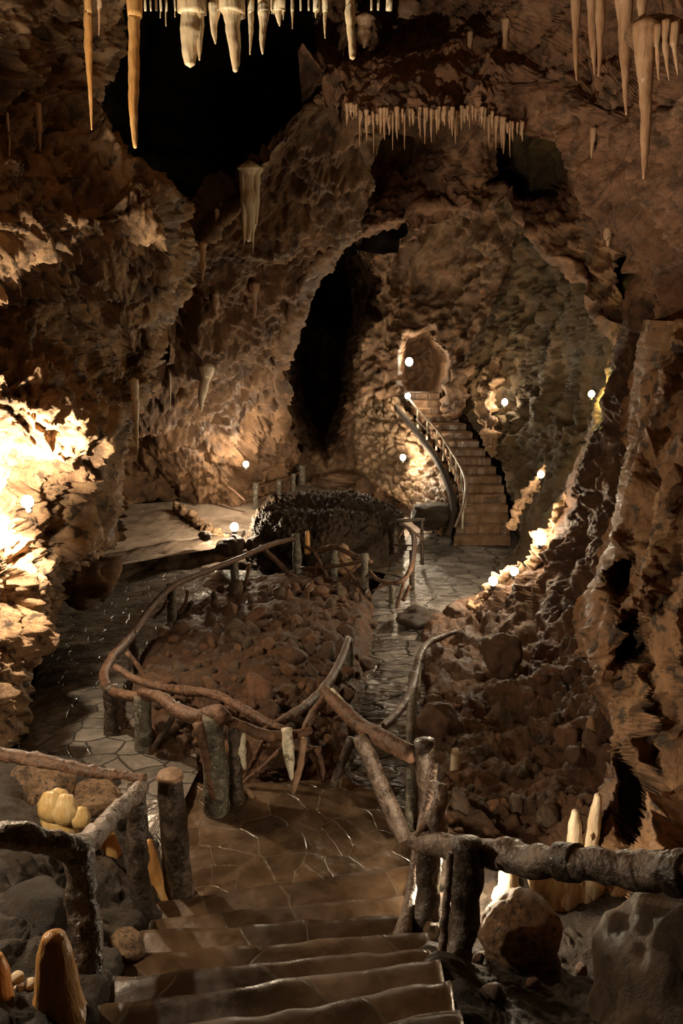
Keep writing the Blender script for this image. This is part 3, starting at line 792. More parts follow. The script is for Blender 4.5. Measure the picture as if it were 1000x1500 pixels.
boulder('boulder', 762, 1366, 3.4, 60, 46, 'big rounded brown boulder behind the near right post', 'boulder', M['flowstone'], 1, sub=5, amp=.16, blocky=0, lump=.12)
boulder('boulder', 790, 1415, 3.35, 26, 28, 'small knobbly brown boulder below the big rounded boulder', 'boulder', M['rock_brown'], 2, lump=.2)
boulder('boulder', 1010, 1455, 2.75, 105, 150, 'large grey brown boulder in the bottom right corner', 'boulder', M['rock_grey'], 3, sub=5, amp=.2, blocky=0, lump=.2, rot=.45, s=1.6)
boulder('boulder', 722, 1430, 3.3, 30, 24, 'knobbly dark boulder at the foot of the right post', 'boulder', M['rock_brown'], 4, lump=.25)
boulder('boulder', 634, 1378, 3.45, 17, 24, 'small grey boulder between the two near right posts', 'boulder', M['rock_brown'], 6, lump=.1)
boulder('boulder', 735, 960, 8.3, 26, 34, 'tall pointed brown boulder on the right slope', 'boulder', M['stone0'], 7)
boulder('boulder', 640, 1062, 7.2, 30, 34, 'flat faced red brown boulder beside the bend of the wet path', 'boulder', M['stone0'], 8, amp=.2)
boulder('boulder', 430, 943, 8.9, 15, 12, 'pale brown stone standing out on the rubble heap', 'boulder', M['stone2'], 9)
boulder('boulder', 505, 912, 10.2, 12, 12, 'pale rounded stone at the right rim of the rubble heap', 'boulder', M['stone2'], 10)
boulder('boulder', 635, 757, 15.3, 34, 20, 'dark trough shaped boulder at the foot of the stair flank', 'boulder', M['spiky'], 12, amp=.2)
boulder('boulder', 610, 905, 10.6, 32, 18, 'dark boulder at the narrowing of the wet path', 'boulder', M['spiky'], 13)
boulder('boulder', 668, 898, 10.6, 22, 14, 'brown boulder on top of the right slope below the lamps', 'boulder', M['stone0'], 14)
boulder('boulder', 60, 1160, 4.7, 50, 34, 'sunlit looking ochre boulder under the red rail on the left'.replace('sunlit looking ', ''), 'boulder', M['rock_pale'], 15, lump=.1)
boulder('boulder', 135, 1175, 4.9, 45, 26, 'pale flat boulder behind the yellow lumps on the left', 'boulder', M['rock_pale'], 16)
boulder('boulder', 50, 1345, 3.15, 52, 36, 'dark knobbly boulder beneath the dark left rail', 'boulder', M['mud'], 17, lump=.2)
boulder('boulder', 185, 1385, 3.25, 30, 22, 'pale slab shaped boulder lit white beside the left steps', 'boulder', M['rock_pale'], 18, amp=.15)
boulder('boulder', 122, 850, 8.8, 48, 40, 'dark smooth boulder at the foot of the left wall', 'boulder', M['rock_brown'], 19, amp=.5, blocky=.9, s=1.5)
boulder('boulder', 505, 700, 19.6, 40, 9, 'low brown ledge at the back of the terrace', 'boulder', M['rock_back'], 22)
for k, (px, py, r) in enumerate([(345, 795, 15), (375, 800, 18), (300, 785, 10), (335, 803, 20), (400, 790, 14)]):
    boulder('boulder', px, py, 14 - .02 * (py - 790), r, r * .7, ['grey boulder directly under the floor lamp', 'grey boulder right of the floor lamp', 'low stone left of the floor lamp', 'wide boulder on the lowest terrace step', 'boulder where the dark bank meets the terrace steps'][k], 'boulder', M['stone1'], 30 + k)

# dark ring shaped bank of rough stone
def bank():
    n, m_ = 520, 120
    c = W(478, 800, 14.4); V = []
    th = np.linspace(0, 2 * math.pi, n, endpoint=False); t = np.linspace(0, 1, m_)
    TH, T = np.meshgrid(th, t)
    rx, ry = 1.36, 1.5
    prof_r = np.interp(T, [0, .45, .7, .85, 1], [1.0, .95, .82, .55, .02]); prof_z = np.interp(T, [0, .45, .7, .85, 1], [-.45, .42, .60, .62, .62])
    P = np.stack([c[0] + rx * prof_r * np.cos(TH), c[1] + .35 + ry * prof_r * np.sin(TH), -.74 + prof_z * 1.0], -1).reshape(-1, 3)
    N = np.stack([np.cos(TH) * (1 - T), np.sin(TH) * (1 - T), .4 + T], -1).reshape(-1, 3); N /= np.linalg.norm(N, axis=1)[:, None]
    d = rubble(.05, 6, 120)(P) + .06 * np.abs(ridged(P * 8, 3, 121)) + .05 * fbm(P * 16, 3, 122) + .14 * fbm(P * 1.2, 2, 9)
    P = P + N * d[:, None]
    ii = np.arange(n * m_).reshape(m_, n); ii = np.concatenate([ii, ii[:, :1]], 1)
    q = np.stack([ii[:-1, :-1], ii[:-1, 1:], ii[1:, 1:], ii[1:, :-1]], -1).reshape(-1, 4)
    o = link('stone_bank', mesh_np('stone_bank', P, q), M['spiky'], origin=(c[0], c[1] + .35, -.74))
    tag(o, 'dark rounded bank of rough stone in the middle of the terrace', 'stone bank')


bank()

# ------------------------------------------------------------------ stalactites and stalagmites
def surf(key, px, py, win=6):
    """the rock surface point nearest the camera at (px, py)"""
    P = PATCH[key].reshape(-1, 3); d = P - CAM
    fz = d[:, 1] * _c - d[:, 2] * _s
    x = 500 + F_PX * d[:, 0] / fz; y = 750 - F_PX * (d[:, 1] * _s + d[:, 2] * _c) / fz
    near = (np.abs(x - px) < win) & (np.abs(y - py) < win)
    return float(P[near][:, 1].min()) if near.any() else None


def surf_any(px, py):
    got = [y for y in (surf(k, px, py, 4) for k in ('wall_left', 'wall_far_left', 'vault', 'arch', 'wall_near_right')) if y is not None]
    return min(got) if got else None


def cone(px, y0, y1, wpx, Y, mat, label, name='stalactite', cat='stalactite', group=None, seed=0, tipx=None, tips=None, blunt=.12, bulge=.0, up=0.0, wob=.1, taper=.75):
    """hanging (y1>y0) cone with ripples; `up` metres carries its root into the rock"""
    if y0 >= 0 and Y > 6.35:
        ys_ = surf_any(px, y0)
        if ys_ is not None and abs(ys_ - Y) < 3.5: Y = ys_ - .2 * wpx * mpp(ys_, y0)
    A = W(px, y0, Y); B = W(tipx if tipx is not None else px, y1, Y)
    B[1] = A[1]
    k = mpp(Y, (y0 + y1) / 2); r = wpx * k / 2
    if y0 < 0: up = ceil_z(A[0], A[1]) - A[2] + .14
    mb = MB()
    n = 9
    pts = []; rad = []
    for i in range(n):
        t = i / (n - 1)
        p = A + (B - A) * t + np.array([1, .4, 0]) * (r * .5 * math.sin(seed * 1.7 + t * 5) * .35 * t)
        pts.append(p); rad.append(max(r * ((1 - t) ** taper * (1 - blunt) + blunt) * (1 + .22 * math.sin(seed * 2.3 + t * 9) * (1 - t)), .0025))
    if up: pts = [A + np.array([0, 0, up])] + pts; rad = [r * 1.35] + rad
    mb.tube(pts, rad, 14, 5, wob, seed, .4, 5)
    for (dx, yy, w2) in (tips or []):
        a = A + np.array([dx * k, -.3 * r, 0]); bb = W(px + dx, yy, Y); bb[1] = a[1]
        pp = [a + (bb - a) * t for t in np.linspace(0, 1, 6)]; r2 = w2 * k / 2
        if up: pp = [a + np.array([0, 0, up])] + pp
        rr = [r2 * ((1 - t) ** .6 * .86 + .14) for t in np.linspace(0, 1, 6)]
        if up: rr = [r2 * 1.2] + rr
        mb.tube(pp, rr, 12, 5, wob, seed + 3, .4, 5)
    o = link(name, mb.mesh(name), mat, origin=A)
    return tag(o, label, cat, group)


S = 'stalactite'
cone(196, -5, 216, 21, 4.0, M['calcite_orange'], 'longest orange stalactite hanging alone at the top left', seed=1, up=.4, blunt=.28, taper=.6, tipx=197)
cone(128, -5, 190, 14, 5.0, M['calcite_orange'], 'slender orange stalactite in front of the craggy left wall', seed=2, up=.5, tipx=133)
cone(145, -5, 52, 6, 5.4, M['calcite_rose'], 'short thin stalactite right of the slender orange one', seed=3, up=.4)
cone(281, -5, 95, 42, 3.9, M['calcite'], 'broad cream stalactite with a ragged double tip', seed=4, up=.3, blunt=.35, tips=[(12, 90, 16), (-6, 94, 14)])
cone(314, -5, 64, 20, 3.9, M['calcite'], 'short pointed cream stalactite fused beside the broad one', seed=5, up=.3)
cone(340, -5, 104, 32, 3.9, M['calcite'], 'thick cream stalactite with a blunt orange tip, longest of its cluster', seed=6, up=.3, blunt=.22, tipx=343)
cone(367, -5, 80, 11, 3.9, M['calcite'], 'thin cream stalactite right of the thick blunt one', seed=7, up=.3)
cone(386, -5, 79, 19, 3.9, M['calcite'], 'tapering cream stalactite with rusty top in the top cluster', seed=8, up=.3, tipx=385)
cone(408, -5, 38, 17, 4.0, M['calcite'], 'stubby fringed stalactite at the right end of the top cluster', seed=9, up=.3, tips=[(-7, 22, 5), (7, 30, 5)])
cone(428, -5, 42, 6, 4.0, M['calcite'], 'small needle stalactite between the top cluster and the blunt rod', seed=10, up=.3)
cone(463, -5, 26, 9, 4.0, M['calcite'], 'tiny cream stalactite left of the long needle', seed=11, up=.3)
cone(476, -5, 56, 8, 4.0, M['calcite'], 'long cream needle stalactite left of the blunt rod', seed=12, up=.3)
cone(512, -5, 85, 15, 4.0, M['calcite'], 'blunt rod shaped cream stalactite near the middle of the top edge', seed=13, up=.3, blunt=.6, tipx=515)
cone(570, -5, 14, 8, 4.2, M['calcite'], 'tiny stalactite right of the blunt rod at the top edge', seed=14, up=.3)
for k, (x, y) in enumerate([(212, 8), (220, 12), (235, 26), (243, 38), (256, 25), (228, 6), (440, 14), (452, 10), (398, 20), (300, 20), (544, 12), (554, 8)]):
    cone(x, -5, y, 3.2, 4.0 + .02 * k, M['calcite'], 'tiny soda straw stalactite in the row along the top edge', group='soda straws along the top edge', seed=20 + k, up=.25)
cone(366, 258, 352, 30, 9.5, M['calcite_white'], 'white draped stalactite hanging alone from the dark slab', seed=40, blunt=.3, tips=[(-8, 356, 14), (5, 372, 7), (10, 330, 12)], up=.1)
cone(197, 578, 662, 11, 7.6, M['calcite_white'], 'white tapering stalactite at the edge of the lit left wall', seed=41, up=.15, tipx=202)
cone(302, 545, 602, 20, 13.2, M['calcite_white'], 'white fang shaped stalactite low on the dark slab', seed=42, tipx=293, up=.1)
cone(249, 555, 602, 4, 12.5, M['calcite_white'], 'thin stalactite between the two white fangs', seed=43, up=.4)
cone(318, 318, 345, 6, 11.5, M['calcite_white'], 'small white stalactite, left of the pair on the slab rim', seed=44, up=.1)
cone(326, 308, 338, 6, 11.5, M['calcite_white'], 'small white stalactite, right of the pair on the slab rim', seed=45, up=.1)
cone(316, 436, 466, 12, 12.3, M['calcite_rose'], 'short grey stalactite halfway down the slab', seed=46, up=.1)
cone(372, 425, 466, 12, 13.2, M['calcite_rose'], 'brownish stalactite right of the short grey one on the slab', seed=47, up=.1)
cone(297, 370, 412, 10, 10.8, M['calcite_rose'], 'pinkish hanging drapery at the left rim of the slab', seed=48, up=.1)
cone(14, 205, 237, 3, 6.6, M['calcite_white'], 'thin white drip at the far left edge of the photo', seed=49, up=.2)
cone(58, 190, 222, 8, 6.9, M['calcite_rose'], 'small pinkish stalactite below the boxwork ledge', seed=50, up=.2)
R_ = M['calcite_rose']
for k, (x, y0, y1, w, Y, lab, tx) in enumerate([
    (843, -20, 118, 15, 7.2, 'leftmost rosy stalactite of the upper right row', 844), (866, -20, 108, 18, 7.0, 'fluted rosy stalactite, second of the upper right row', 869),
    (880, -20, 112, 17, 6.8, 'fluted rosy stalactite, third of the upper right row', 877), (908, -20, 100, 16, 6.6, 'rosy stalactite ending above the long pointed one', 911),
    (918, -20, 168, 22, 6.5, 'long pointed rosy stalactite left of the thickest one', 916), (941, -20, 62, 16, 6.2, 'stubby rosy stalactite above the thickest one', 939),
    (945, 60, 262, 27, 6.0, 'thickest and longest rosy stalactite at the upper right', 944), (962, 62, 118, 9, 5.9, 'small stalactite just right of the thickest one', 965),
    (974, 56, 118, 10, 5.8, 'slim stalactite under the bulging ledge at the upper right', 979), (987, 60, 110, 10, 5.7, 'last slim stalactite at the upper right edge', 992),
    (740, 44, 122, 10, 9.0, 'lone amber stalactite above the middle of the fringe', 739), (688, 62, 108, 7, 9.3, 'curved amber stalactite left of the lone amber one', 680),
    (597, 20, 88, 32, 11.4, 'dull brown stalactite mass in the recess above the arch', 605), (535, 40, 70, 24, 11.8, 'dull brown knob at the left of the recess above the arch', 533),
    (890, 345, 362, 12, 7.8, 'pale drip where the arch ends on the right', 891), (868, 205, 232, 8, 7.6, 'pale drip on the rib below the right row', 866)]):
    cone(x, y0, y1, w, Y, R_, lab, seed=60 + k, tipx=tx, up=.25 if y0 < 0 else .1, blunt=.14)
boulder('ledge', 966, 52, 6.2, 46, 26, 'bulging rosy flowstone ledge above the thickest stalactite', 'flowstone ledge', M['flowstone'], 44, amp=.25)
fr = random.Random(5)
AR = [(505, 158), (540, 176), (620, 170), (700, 170), (750, 190)]
for k in range(58):
    x = 506 + 262 * (k + fr.random() * .8) / 58; y = edge(AR, x)
    ln = 7 + 36 * fr.random() ** 2.6
    if k in (9, 15, 4, 19): ln = 45 + 3 * k % 11
    cone(x, y - 3 + fr.uniform(-4, 6), y + ln, fr.uniform(2.5, 6.5), edge([(500, 10.3), (600, 9.75), (770, 9.2)], x) - fr.uniform(-.1, .25), R_, 'small pale stalactite in the fringe along the rim of the rock arch', group='fringe of stalactites on the arch', seed=100 + k, up=.06, wob=.05)


def stalag(px, y0, y1, w, Y, mat, label, seed, tipx=None, lean=0, name='stalagmite', blunt=.35, foot=1.5, lumps=(), vs=1.1):
    """standing: foot at y1, tip at y0"""
    A = W(px, y1, Y); B = W(tipx if tipx is not None else px, y0, Y); B[1] = A[1] + lean
    k = mpp(Y, (y0 + y1) / 2); r = w * k / 2
    n = 8; pts = []; rad = []
    for i in range(n):
        t = i / (n - 1); pts.append(A + (B - A) * t)
        rad.append(r * (foot + (1 - foot) * min(1, t * 3)) * math.sqrt(max(0, 1 - t ** 2.4 * (1 - blunt * .5))))
    mb = MB(); mb.tube([A + np.array([0, 0, -.12])] + pts, [rad[0] * 1.15] + rad, 18, 6, .12, seed, .3, 4)
    for (dx, yy, rr) in lumps:
        v = IV * (rr * k) * (1 + .15 * fbm(IV * 1.5 + seed, 2, seed))[:, None] * np.array([1, 1, vs]); mb.add(v + W(px + dx, yy, Y - .03), IF)
    o = link(name, mb.mesh(name), mat, origin=A); return tag(o, label, 'stalagmite')


stalag(90, 1372, 1515, 70, 2.5, M['calcite_orange'], 'large grainy orange stalagmite at the bottom left', 1, tipx=78, blunt=.45)
stalag(4, 1402, 1520, 46, 2.5, M['calcite_orange'], 'orange stalagmite cut by the bottom left corner', 2, tipx=-8, blunt=.45)
stalag(233, 1232, 1338, 26, 4.25, M['calcite_orange'], 'glowing orange flowstone fin behind the sawn post', 3, tipx=218, blunt=.3)
stalag(160, 1222, 1275, 34, 4.4, M['calcite_orange'], 'orange flowstone lump behind the left rail posts', 4, blunt=.6)
stalag(84, 1162, 1200, 44, 4.15, M['calcite_yellow'], 'cluster of smooth yellow calcite lumps under the red rail', 5, blunt=.8, foot=1.1, lumps=[(-8, 1182, 21), (10, 1186, 21), (34, 1198, 15)])
stalag(667, 1098, 1148, 16, 6.3, M['calcite_white'], 'small pale bottle shaped stalagmite on the right slope', 6, blunt=.8, foot=2.6)
stalag(840, 1188, 1300, 24, 4.5, M['calcite_white'], 'upright pale stalagmite behind the right log rail', 7, tipx=842, blunt=.4, foot=1.2)
stalag(856, 1165, 1300, 24, 4.5, M['calcite_white'], 'leaning pale stalagmite right of the upright one', 8, tipx=876, blunt=.4, foot=1.2)
stalag(822, 1268, 1330, 60, 4.2, M['calcite'], 'draped pale flowstone mass under the right log rail', 9, blunt=.7, foot=1.0, vs=1.7, lumps=[(-34, 1288, 15), (-18, 1300, 15), (-2, 1312, 16), (10, 1330, 16), (22, 1346, 13), (34, 1318, 16), (46, 1300, 15)])
stalag(745, 1264, 1315, 34, 4.05, M['calcite_white'], 'small round pale stalagmite above the big rounded boulder', 10, blunt=.8, foot=1.6)
stalag(862, 1050, 1110, 18, 6.2, M['rock_pale'], 'grey leaning stone spike on the right slope', 11, tipx=866, blunt=.4)
stalag(502, 800, 822, 24, 12.6, M['rock_pale'], 'rounded stalagmite behind the middle railing', 12, blunt=.7)
stalag(450, 778, 800, 8, 13.0, M['calcite_orange'], 'short ochre stalagmite right of the tall grey post', 13, blunt=.8, foot=1.1)
for k, (x, y, r) in enumerate([(25, 1432, 11), (44, 1442, 10), (30, 1450, 11), (50, 1456, 8), (42, 1485, 12)]):
    boulder('pebble', x, y, 2.68, r, r * .85, 'small round cream pebble between the two orange stalagmites', 'pebble', M['calcite'], 70 + k, sub=3, amp=.12, blocky=0)['group'] = 'cream pebbles between orange stalagmites'


# flowstone ribs standing out from the right wall
def rib(pts, label, seed, mat='flowstone', sides=12, name='flowstone_rib', cat='flowstone', noise=.22):
    P = [W(x, y, Y) for x, y, Y, w in pts]; R = [w * mpp(Y, y) / 2 for x, y, Y, w in pts]
    mb = MB(); mb.tube(P, np.array(R) * 1.0, 20, 12, noise, seed, .6, 7)
    o = link(name, mb.mesh(name), M[mat], origin=P[-1]); return tag(o, label, cat)




rib([(737, 512, 17.0, 8), (726, 535, 16.9, 16), (716, 565, 16.7, 22), (712, 600, 16.5, 22), (716, 640, 16.2, 18), (722, 668, 16.0, 12)], 'pale jagged rock spur beside the two lamps right of the far stairs', 221, 'rock_pale', name='rock_spur', cat='rock', noise=.9)
rib([(690, 532, 18.0, 14), (676, 555, 17.8, 28), (664, 580, 17.6, 34), (668, 606, 17.3, 26)], 'brown rock pillar between the tunnel mouth and the upper stair lamps', 222, 'rock_back', name='rock_pillar', cat='rock', noise=.8)
rib([(797, 682, 12.6, 5), (786, 705, 12.5, 12), (772, 725, 12.4, 14), (758, 746, 12.3, 12), (748, 775, 12.2, 12)], 'narrow rock edge lit by the lamp halfway up the right', 223, 'rock_pale', name='rock_edge', cat='rock', noise=.8)
rib([(829, 722, 10.8, 7), (818, 752, 10.75, 14), (808, 780, 10.7, 26), (794, 806, 10.65, 28), (780, 832, 10.6, 18)], 'jagged rock edge glowing white behind the brightest right lamp', 224, 'rock_pale', name='rock_edge', cat='rock', noise=.9)
rib([(762, 826, 10.9, 14), (745, 846, 10.85, 20), (726, 862, 10.8, 22), (704, 884, 10.75, 20), (690, 900, 10.7, 14)], 'low broken rock edge under the pair of path lamps', 225, 'rock_pale', name='rock_edge', cat='rock', noise=.9)
rib([(258, 742, 17.0, 10), (276, 756, 16.3, 12), (296, 770, 15.7, 13), (318, 782, 15.2, 12), (330, 790, 14.9, 9)], 'crooked low kerb of pale stones crossing the left terrace', 226, 'rock_pale', name='stone_kerb', cat='kerb', noise=1.0)

# ------------------------------------------------------------------ rustic railings
def branch(name, parent, pts, w, mat, seed=0, sides=10, noise=.13, label=None, sub=6):
    """pts: (px, py, Y) ; w: thickness in metres or list"""
    P = [W(*p) for p in pts]
    if parent.name.startswith('log_railing'): noise = max(noise, .24); sides = 18; sub = 10
    mb = MB(); mb.tube(P, np.asarray(w) / 2 if np.ndim(w) else w / 2, sides, sub, noise, seed, .8, 5)
    o = link(name, mb.mesh(name), mat, parent)
    if label: o['label'] = label
    return o


def vpost(name, parent, px, y0, y1, Y, w, mat, seed=0, tipx=None, noise=.14, label=None, cut=False):
    A = W(px, y1, Y); B = W(tipx if tipx is not None else px, y0, Y); B[1] = A[1] + (0 if tipx is None else 0)
    # keep it plumb: same distance, top straight above its foot
    mid = (A + B) / 2
    mb = MB(); mb.tube([A + np.array([0, 0, -.06]), A + (B - A) * .33, A + (B - A) * .66, B], [w * .56, w * .5, w * .48, w * .47], 12, 6, noise, seed, .8, 5)
    o = link(name, mb.mesh(name), mat, parent)
    if label: o['label'] = label
    if cut:
        mb = MB(); mb.tube([B + np.array([0, 0, -.012]), B + np.array([0, 0, .012])], [w * .50, w * .46], 14, 2, .04, seed, .95)
        link('sawn_top', mb.mesh('sawn_top'), M['cut'], o, )
    return o


# looping railing around the rubble heap
L1 = empty('rustic_railing', W(320, 1185, 5.25), 'looping red brown branch railing around the rubble heap', 'railing')
branch('rail', L1, [(436, 788, 12.8), (400, 797, 12.3), (345, 820, 11.4), (300, 838, 10.7), (254, 858, 10.0), (222, 890, 9.2), (194, 930, 8.2), (165, 962, 7.3), (152, 990, 6.7), (162, 1012, 6.3), (195, 1020, 6.05), (232, 1022, 5.9)], [.07, .08, .08, .08, .085, .085, .09, .085, .085, .085, .085, .07], M['rail'], 1)
branch('rail', L1, [(205, 1014, 5.95), (235, 1022, 5.75), (258, 1040, 5.55), (290, 1050, 5.35), (318, 1044, 5.25), (330, 1054, 5.2)], [.07, .095, .11, .105, .125, .12], M['rail'], 2, label='thick knotted front rail')
branch('rail', L1, [(315, 1050, 5.3), (350, 1062, 5.3), (385, 1076, 5.35), (420, 1078, 5.4), (455, 1070, 5.5)], [.07, .075, .08, .08, .06], M['rail'], 3)
branch('rail', L1, [(168, 976, 6.9), (200, 996, 6.75), (245, 1008, 6.6), (272, 1012, 6.4), (315, 1018, 6.2), (355, 1038, 5.9), (390, 1058, 5.6), (420, 1070, 5.5)], [.06, .07, .075, .09, .07, .07, .07, .05], M['rail'], 4)
branch('rail', L1, [(385, 1072, 5.5), (420, 1052, 5.75), (455, 1028, 6.2), (482, 998, 6.8), (500, 965, 7.5), (510, 935, 8.1)], [.06, .075, .08, .08, .08, .07], M['rail'], 5)
branch('rail', L1, [(480, 1018, 5.75), (455, 1050, 5.6), (440, 1085, 5.5)], [.07, .065, .05], M['rail'], 6)
for (px, y0, y1, Y, w, mt, tx, sd) in [(436, 783, 862, 12.8, .145, 'post', 434, 1), (345, 820, 880, 11.4, .12, 'post', 343, 2), (252, 856, 922, 10.0, .12, 'post', 251, 3), (196, 925, 990, 8.2, .11, 'bark', 195, 4), (163, 1005, 1095, 6.3, .13, 'bark', 162, 14), (212, 1018, 1140, 6.0, .15, 'post', 208, 5), (318, 1048, 1186, 5.25, .17, 'post', 312, 6), (347, 1060, 1180, 5.35, .10, 'bark', 342, 7), (512, 936, 1020, 8.1, .10, 'post', 510, 8)]:
    vpost('post', L1, px, y0, y1, Y, w, M[mt], sd, tx)
for (a, b_, Y, w, mt, sd) in [((290, 1060), (312, 1168), 5.2, .075, 'rail', 1), ((397, 1058), (352, 1150), 5.6, .04, 'rail', 2), ((352, 1150), (410, 1098), 5.5, .035, 'rail', 3), ((445, 1082), (428, 1162), 5.3, .05, 'cut', 4), ((462, 1095), (474, 1145), 5.5, .045, 'rail', 5), ((455, 1105), (470, 1148), 5.6, .03, 'rail', 6), ((348, 1148), (372, 1172), 5.4, .045, 'cut', 7), ((225, 905), (245, 880), 9.8, .045, 'rail', 8), ((262, 900), (275, 865), 10.1, .05, 'rail', 9), ((352, 870), (365, 825), 11.5, .06, 'rail', 10), ((380, 800), (430, 850), 12.4, .09, 'rail', 11), ((185, 955), (215, 1000), 7.4, .05, 'rail', 12), ((262, 1030), (225, 1095), 5.9, .05, 'bark', 13), ((385, 1090), (470, 1098), 5.6, .05, 'rail', 15)]:
    branch('brace', L1, [(*a, Y), ((a[0] + b_[0]) / 2 + 3, (a[1] + b_[1]) / 2, Y), (*b_, Y)], [w, w * .95, w * .9], M[mt], 40 + sd)
branch('post', L1, [(352, 1072, 5.38), (353, 1100, 5.36), (358, 1126, 5.36)], [.075, .08, .03], M['birch'], 31, label='short white birch stub')
branch('post', L1, [(420, 1068, 5.3), (423, 1105, 5.28), (427, 1142, 5.28)], [.075, .082, .025], M['birch'], 32, label='white pointed birch stub')

# railing behind, beside the dark bank
L2 = empty('rustic_railing', W(490, 868, 12.2), 'crossed branch railing in front of the dark stone bank', 'railing')
branch('rail', L2, [(446, 800, 12.6), (464, 808, 12.4), (488, 801, 12.2), (515, 812, 11.9), (545, 824, 11.7)], [.05, .08, .085, .08, .06], M['rail'], 11)
branch('rail', L2, [(440, 832, 12.5), (480, 830, 12.2), (512, 826, 11.9), (540, 818, 11.7)], [.05, .06, .06, .06], M['rail'], 12)
for (px, y0, y1, Y, w, sd) in [(490, 806, 876, 12.2, .11, 1), (534, 812, 886, 11.7, .12, 2)]:
    vpost('post', L2, px, y0, y1, Y, w, M['post'], 60 + sd)
for (a, b_, Y, w, sd) in [((462, 810), (482, 850), 12.2, .055, 1), ((500, 850), (528, 825), 11.9, .05, 2), ((465, 825), (458, 860), 12.4, .06, 3), ((498, 820), (520, 850), 11.95, .05, 4)]:
    branch('brace', L2, [(*a, Y), (*b_, Y)], [w, w], M['rail'], 70 + sd)

# railing curving round the end of the bank towards the stairs
L3 = empty('rustic_railing', W(574, 932, 11.2), 'curved branch railing around the right end of the stone bank', 'railing')
branch('rail', L3, [(540, 836, 11.7), (555, 850, 11.5), (575, 855, 11.3), (592, 848, 11.3), (602, 830, 11.5), (606, 808, 12.2), (606, 788, 12.8), (598, 774, 13.2), (584, 766, 13.6)], [.05, .06, .065, .07, .075, .08, .08, .07, .06], M['rail'], 21)
branch('rail', L3, [(570, 767, 13.7), (585, 763, 13.6), (622, 761, 13.5)], [.06, .07, .05], M['bark'], 22)
branch('rail', L3, [(578, 798, 13.6), (608, 799, 13.3)], [.035, .035], M['bark'], 23)
for (px, y0, y1, Y, w, mt, sd) in [(574, 856, 940, 11.3, .10, 'post', 1), (603, 806, 890, 12.2, .09, 'bark', 2), (579, 765, 806, 13.65, .10, 'bark', 3), (618, 762, 822, 13.5, .06, 'bark', 4)]:
    vpost('post', L3, px, y0, y1, Y, w, M[mt], 80 + sd)
for (a, b_, Y, w, sd) in [((583, 790), (594, 770), 13.6, .04, 1), ((598, 772), (618, 790), 13.4, .04, 2), ((578, 900), (592, 850), 11.3, .045, 3), ((545, 866), (572, 852), 11.5, .04, 4), ((590, 880), (600, 858), 11.5, .06, 5)]:
    branch('brace', L3, [(*a, Y), (*b_, Y)], [w, w], M['rail'], 90 + sd)

# landing railing on the right of the loop
L4 = empty('rustic_railing', W(588, 1222, 4.95), 'slanting log barrier between the landing and the wet path', 'railing')
branch('rail', L4, [(476, 1012, 5.8), (505, 1042, 5.5), (535, 1068, 5.2), (568, 1086, 4.95), (604, 1106, 4.75)], [.10, .11, .115, .125, .12], M['rail'], 31)
branch('rail', L4, [(486, 1010, 5.75), (510, 1038, 5.5), (532, 1058, 5.25)], [.035, .04, .03], M['birch'], 32, label='thin silvery strip along the slanting log')
branch('post', L4, [(527, 1078, 5.05), (545, 1120, 5.0), (565, 1165, 4.95), (592, 1228, 4.85)], [.10, .115, .125, .12], M['bark_grey'], 33, label='leaning thick brown prop')
branch('post', L4, [(622, 1086, 4.75), (624, 1120, 4.75), (628, 1180, 4.75), (636, 1255, 4.75)], [.14, .145, .13, .12], M['bark'], 34)
branch('post', L4, [(607, 1010, 5.6), (602, 1060, 5.4), (604, 1130, 5.1), (602, 1215, 4.95)], [.06, .075, .085, .085], M['post'], 35)
branch('brace', L4, [(636, 1112, 4.6), (622, 1190, 4.3), (608, 1270, 3.95), (596, 1340, 3.6), (585, 1386, 3.4)], [.06, .065, .07, .075, .10], M['bark_grey'], 36, label='long thin leaning pole')
branch('brace', L4, [(515, 1082, 5.4), (497, 1125, 5.4), (488, 1150, 5.4)], [.07, .06, .06], M['bark'], 37)
branch('brace', L4, [(560, 1060, 5.6), (572, 1082, 5.5), (600, 1078, 5.4)], [.03, .035, .03], M['bark'], 38)

# bent rail on the right side of the path
L5 = empty('rustic_railing', W(600, 1080, 7.2), 'bent thin rail along the right side of the wet path', 'railing')
branch('rail', L5, [(668, 925, 9.0), (645, 934, 8.8), (625, 944, 8.5), (613, 965, 8.0), (608, 990, 7.6), (601, 1015, 7.0), (584, 1042, 6.4), (560, 1065, 5.8), (540, 1080, 5.4)], [.05, .065, .075, .08, .08, .075, .07, .065, .06], M['rail'], 41)
branch('post', L5, [(605, 985, 7.6), (602, 1040, 7.6), (600, 1088, 7.6)], [.09, .09, .09], M['post'], 42)
branch('post', L5, [(616, 960, 8.2), (614, 1025, 8.2)], [.02, .025], M['birch'], 43, label='thin pale upright stick')

# sawn post standing on the landing
SP = empty('log_post', W(258, 1325, 4.35), 'free standing sawn log post with a flat pale top', 'post')
A = W(262, 1322, 4.35); B = W(249, 1136, 4.35); B[1] = A[1]
mb = MB(); mb.tube([A + np.array([.02, 0, -.08]), A + np.array([0, 0, .06]), A + (B - A) * .4, A + (B - A) * .75, B], [.11, .095, .082, .079, .074], 18, 8, .1, 3, .95, 5)
link('trunk', mb.mesh('trunk'), M['bark_grey'] if False else M['bark'], SP)
mb = MB(); mb.tube([B - (B - A) * .015, B + np.array([0, 0, .012])], [.082, .072], 20, 3, .06, 4, .9)
link('sawn_top', mb.mesh('sawn_top', False), M['cut'], SP)

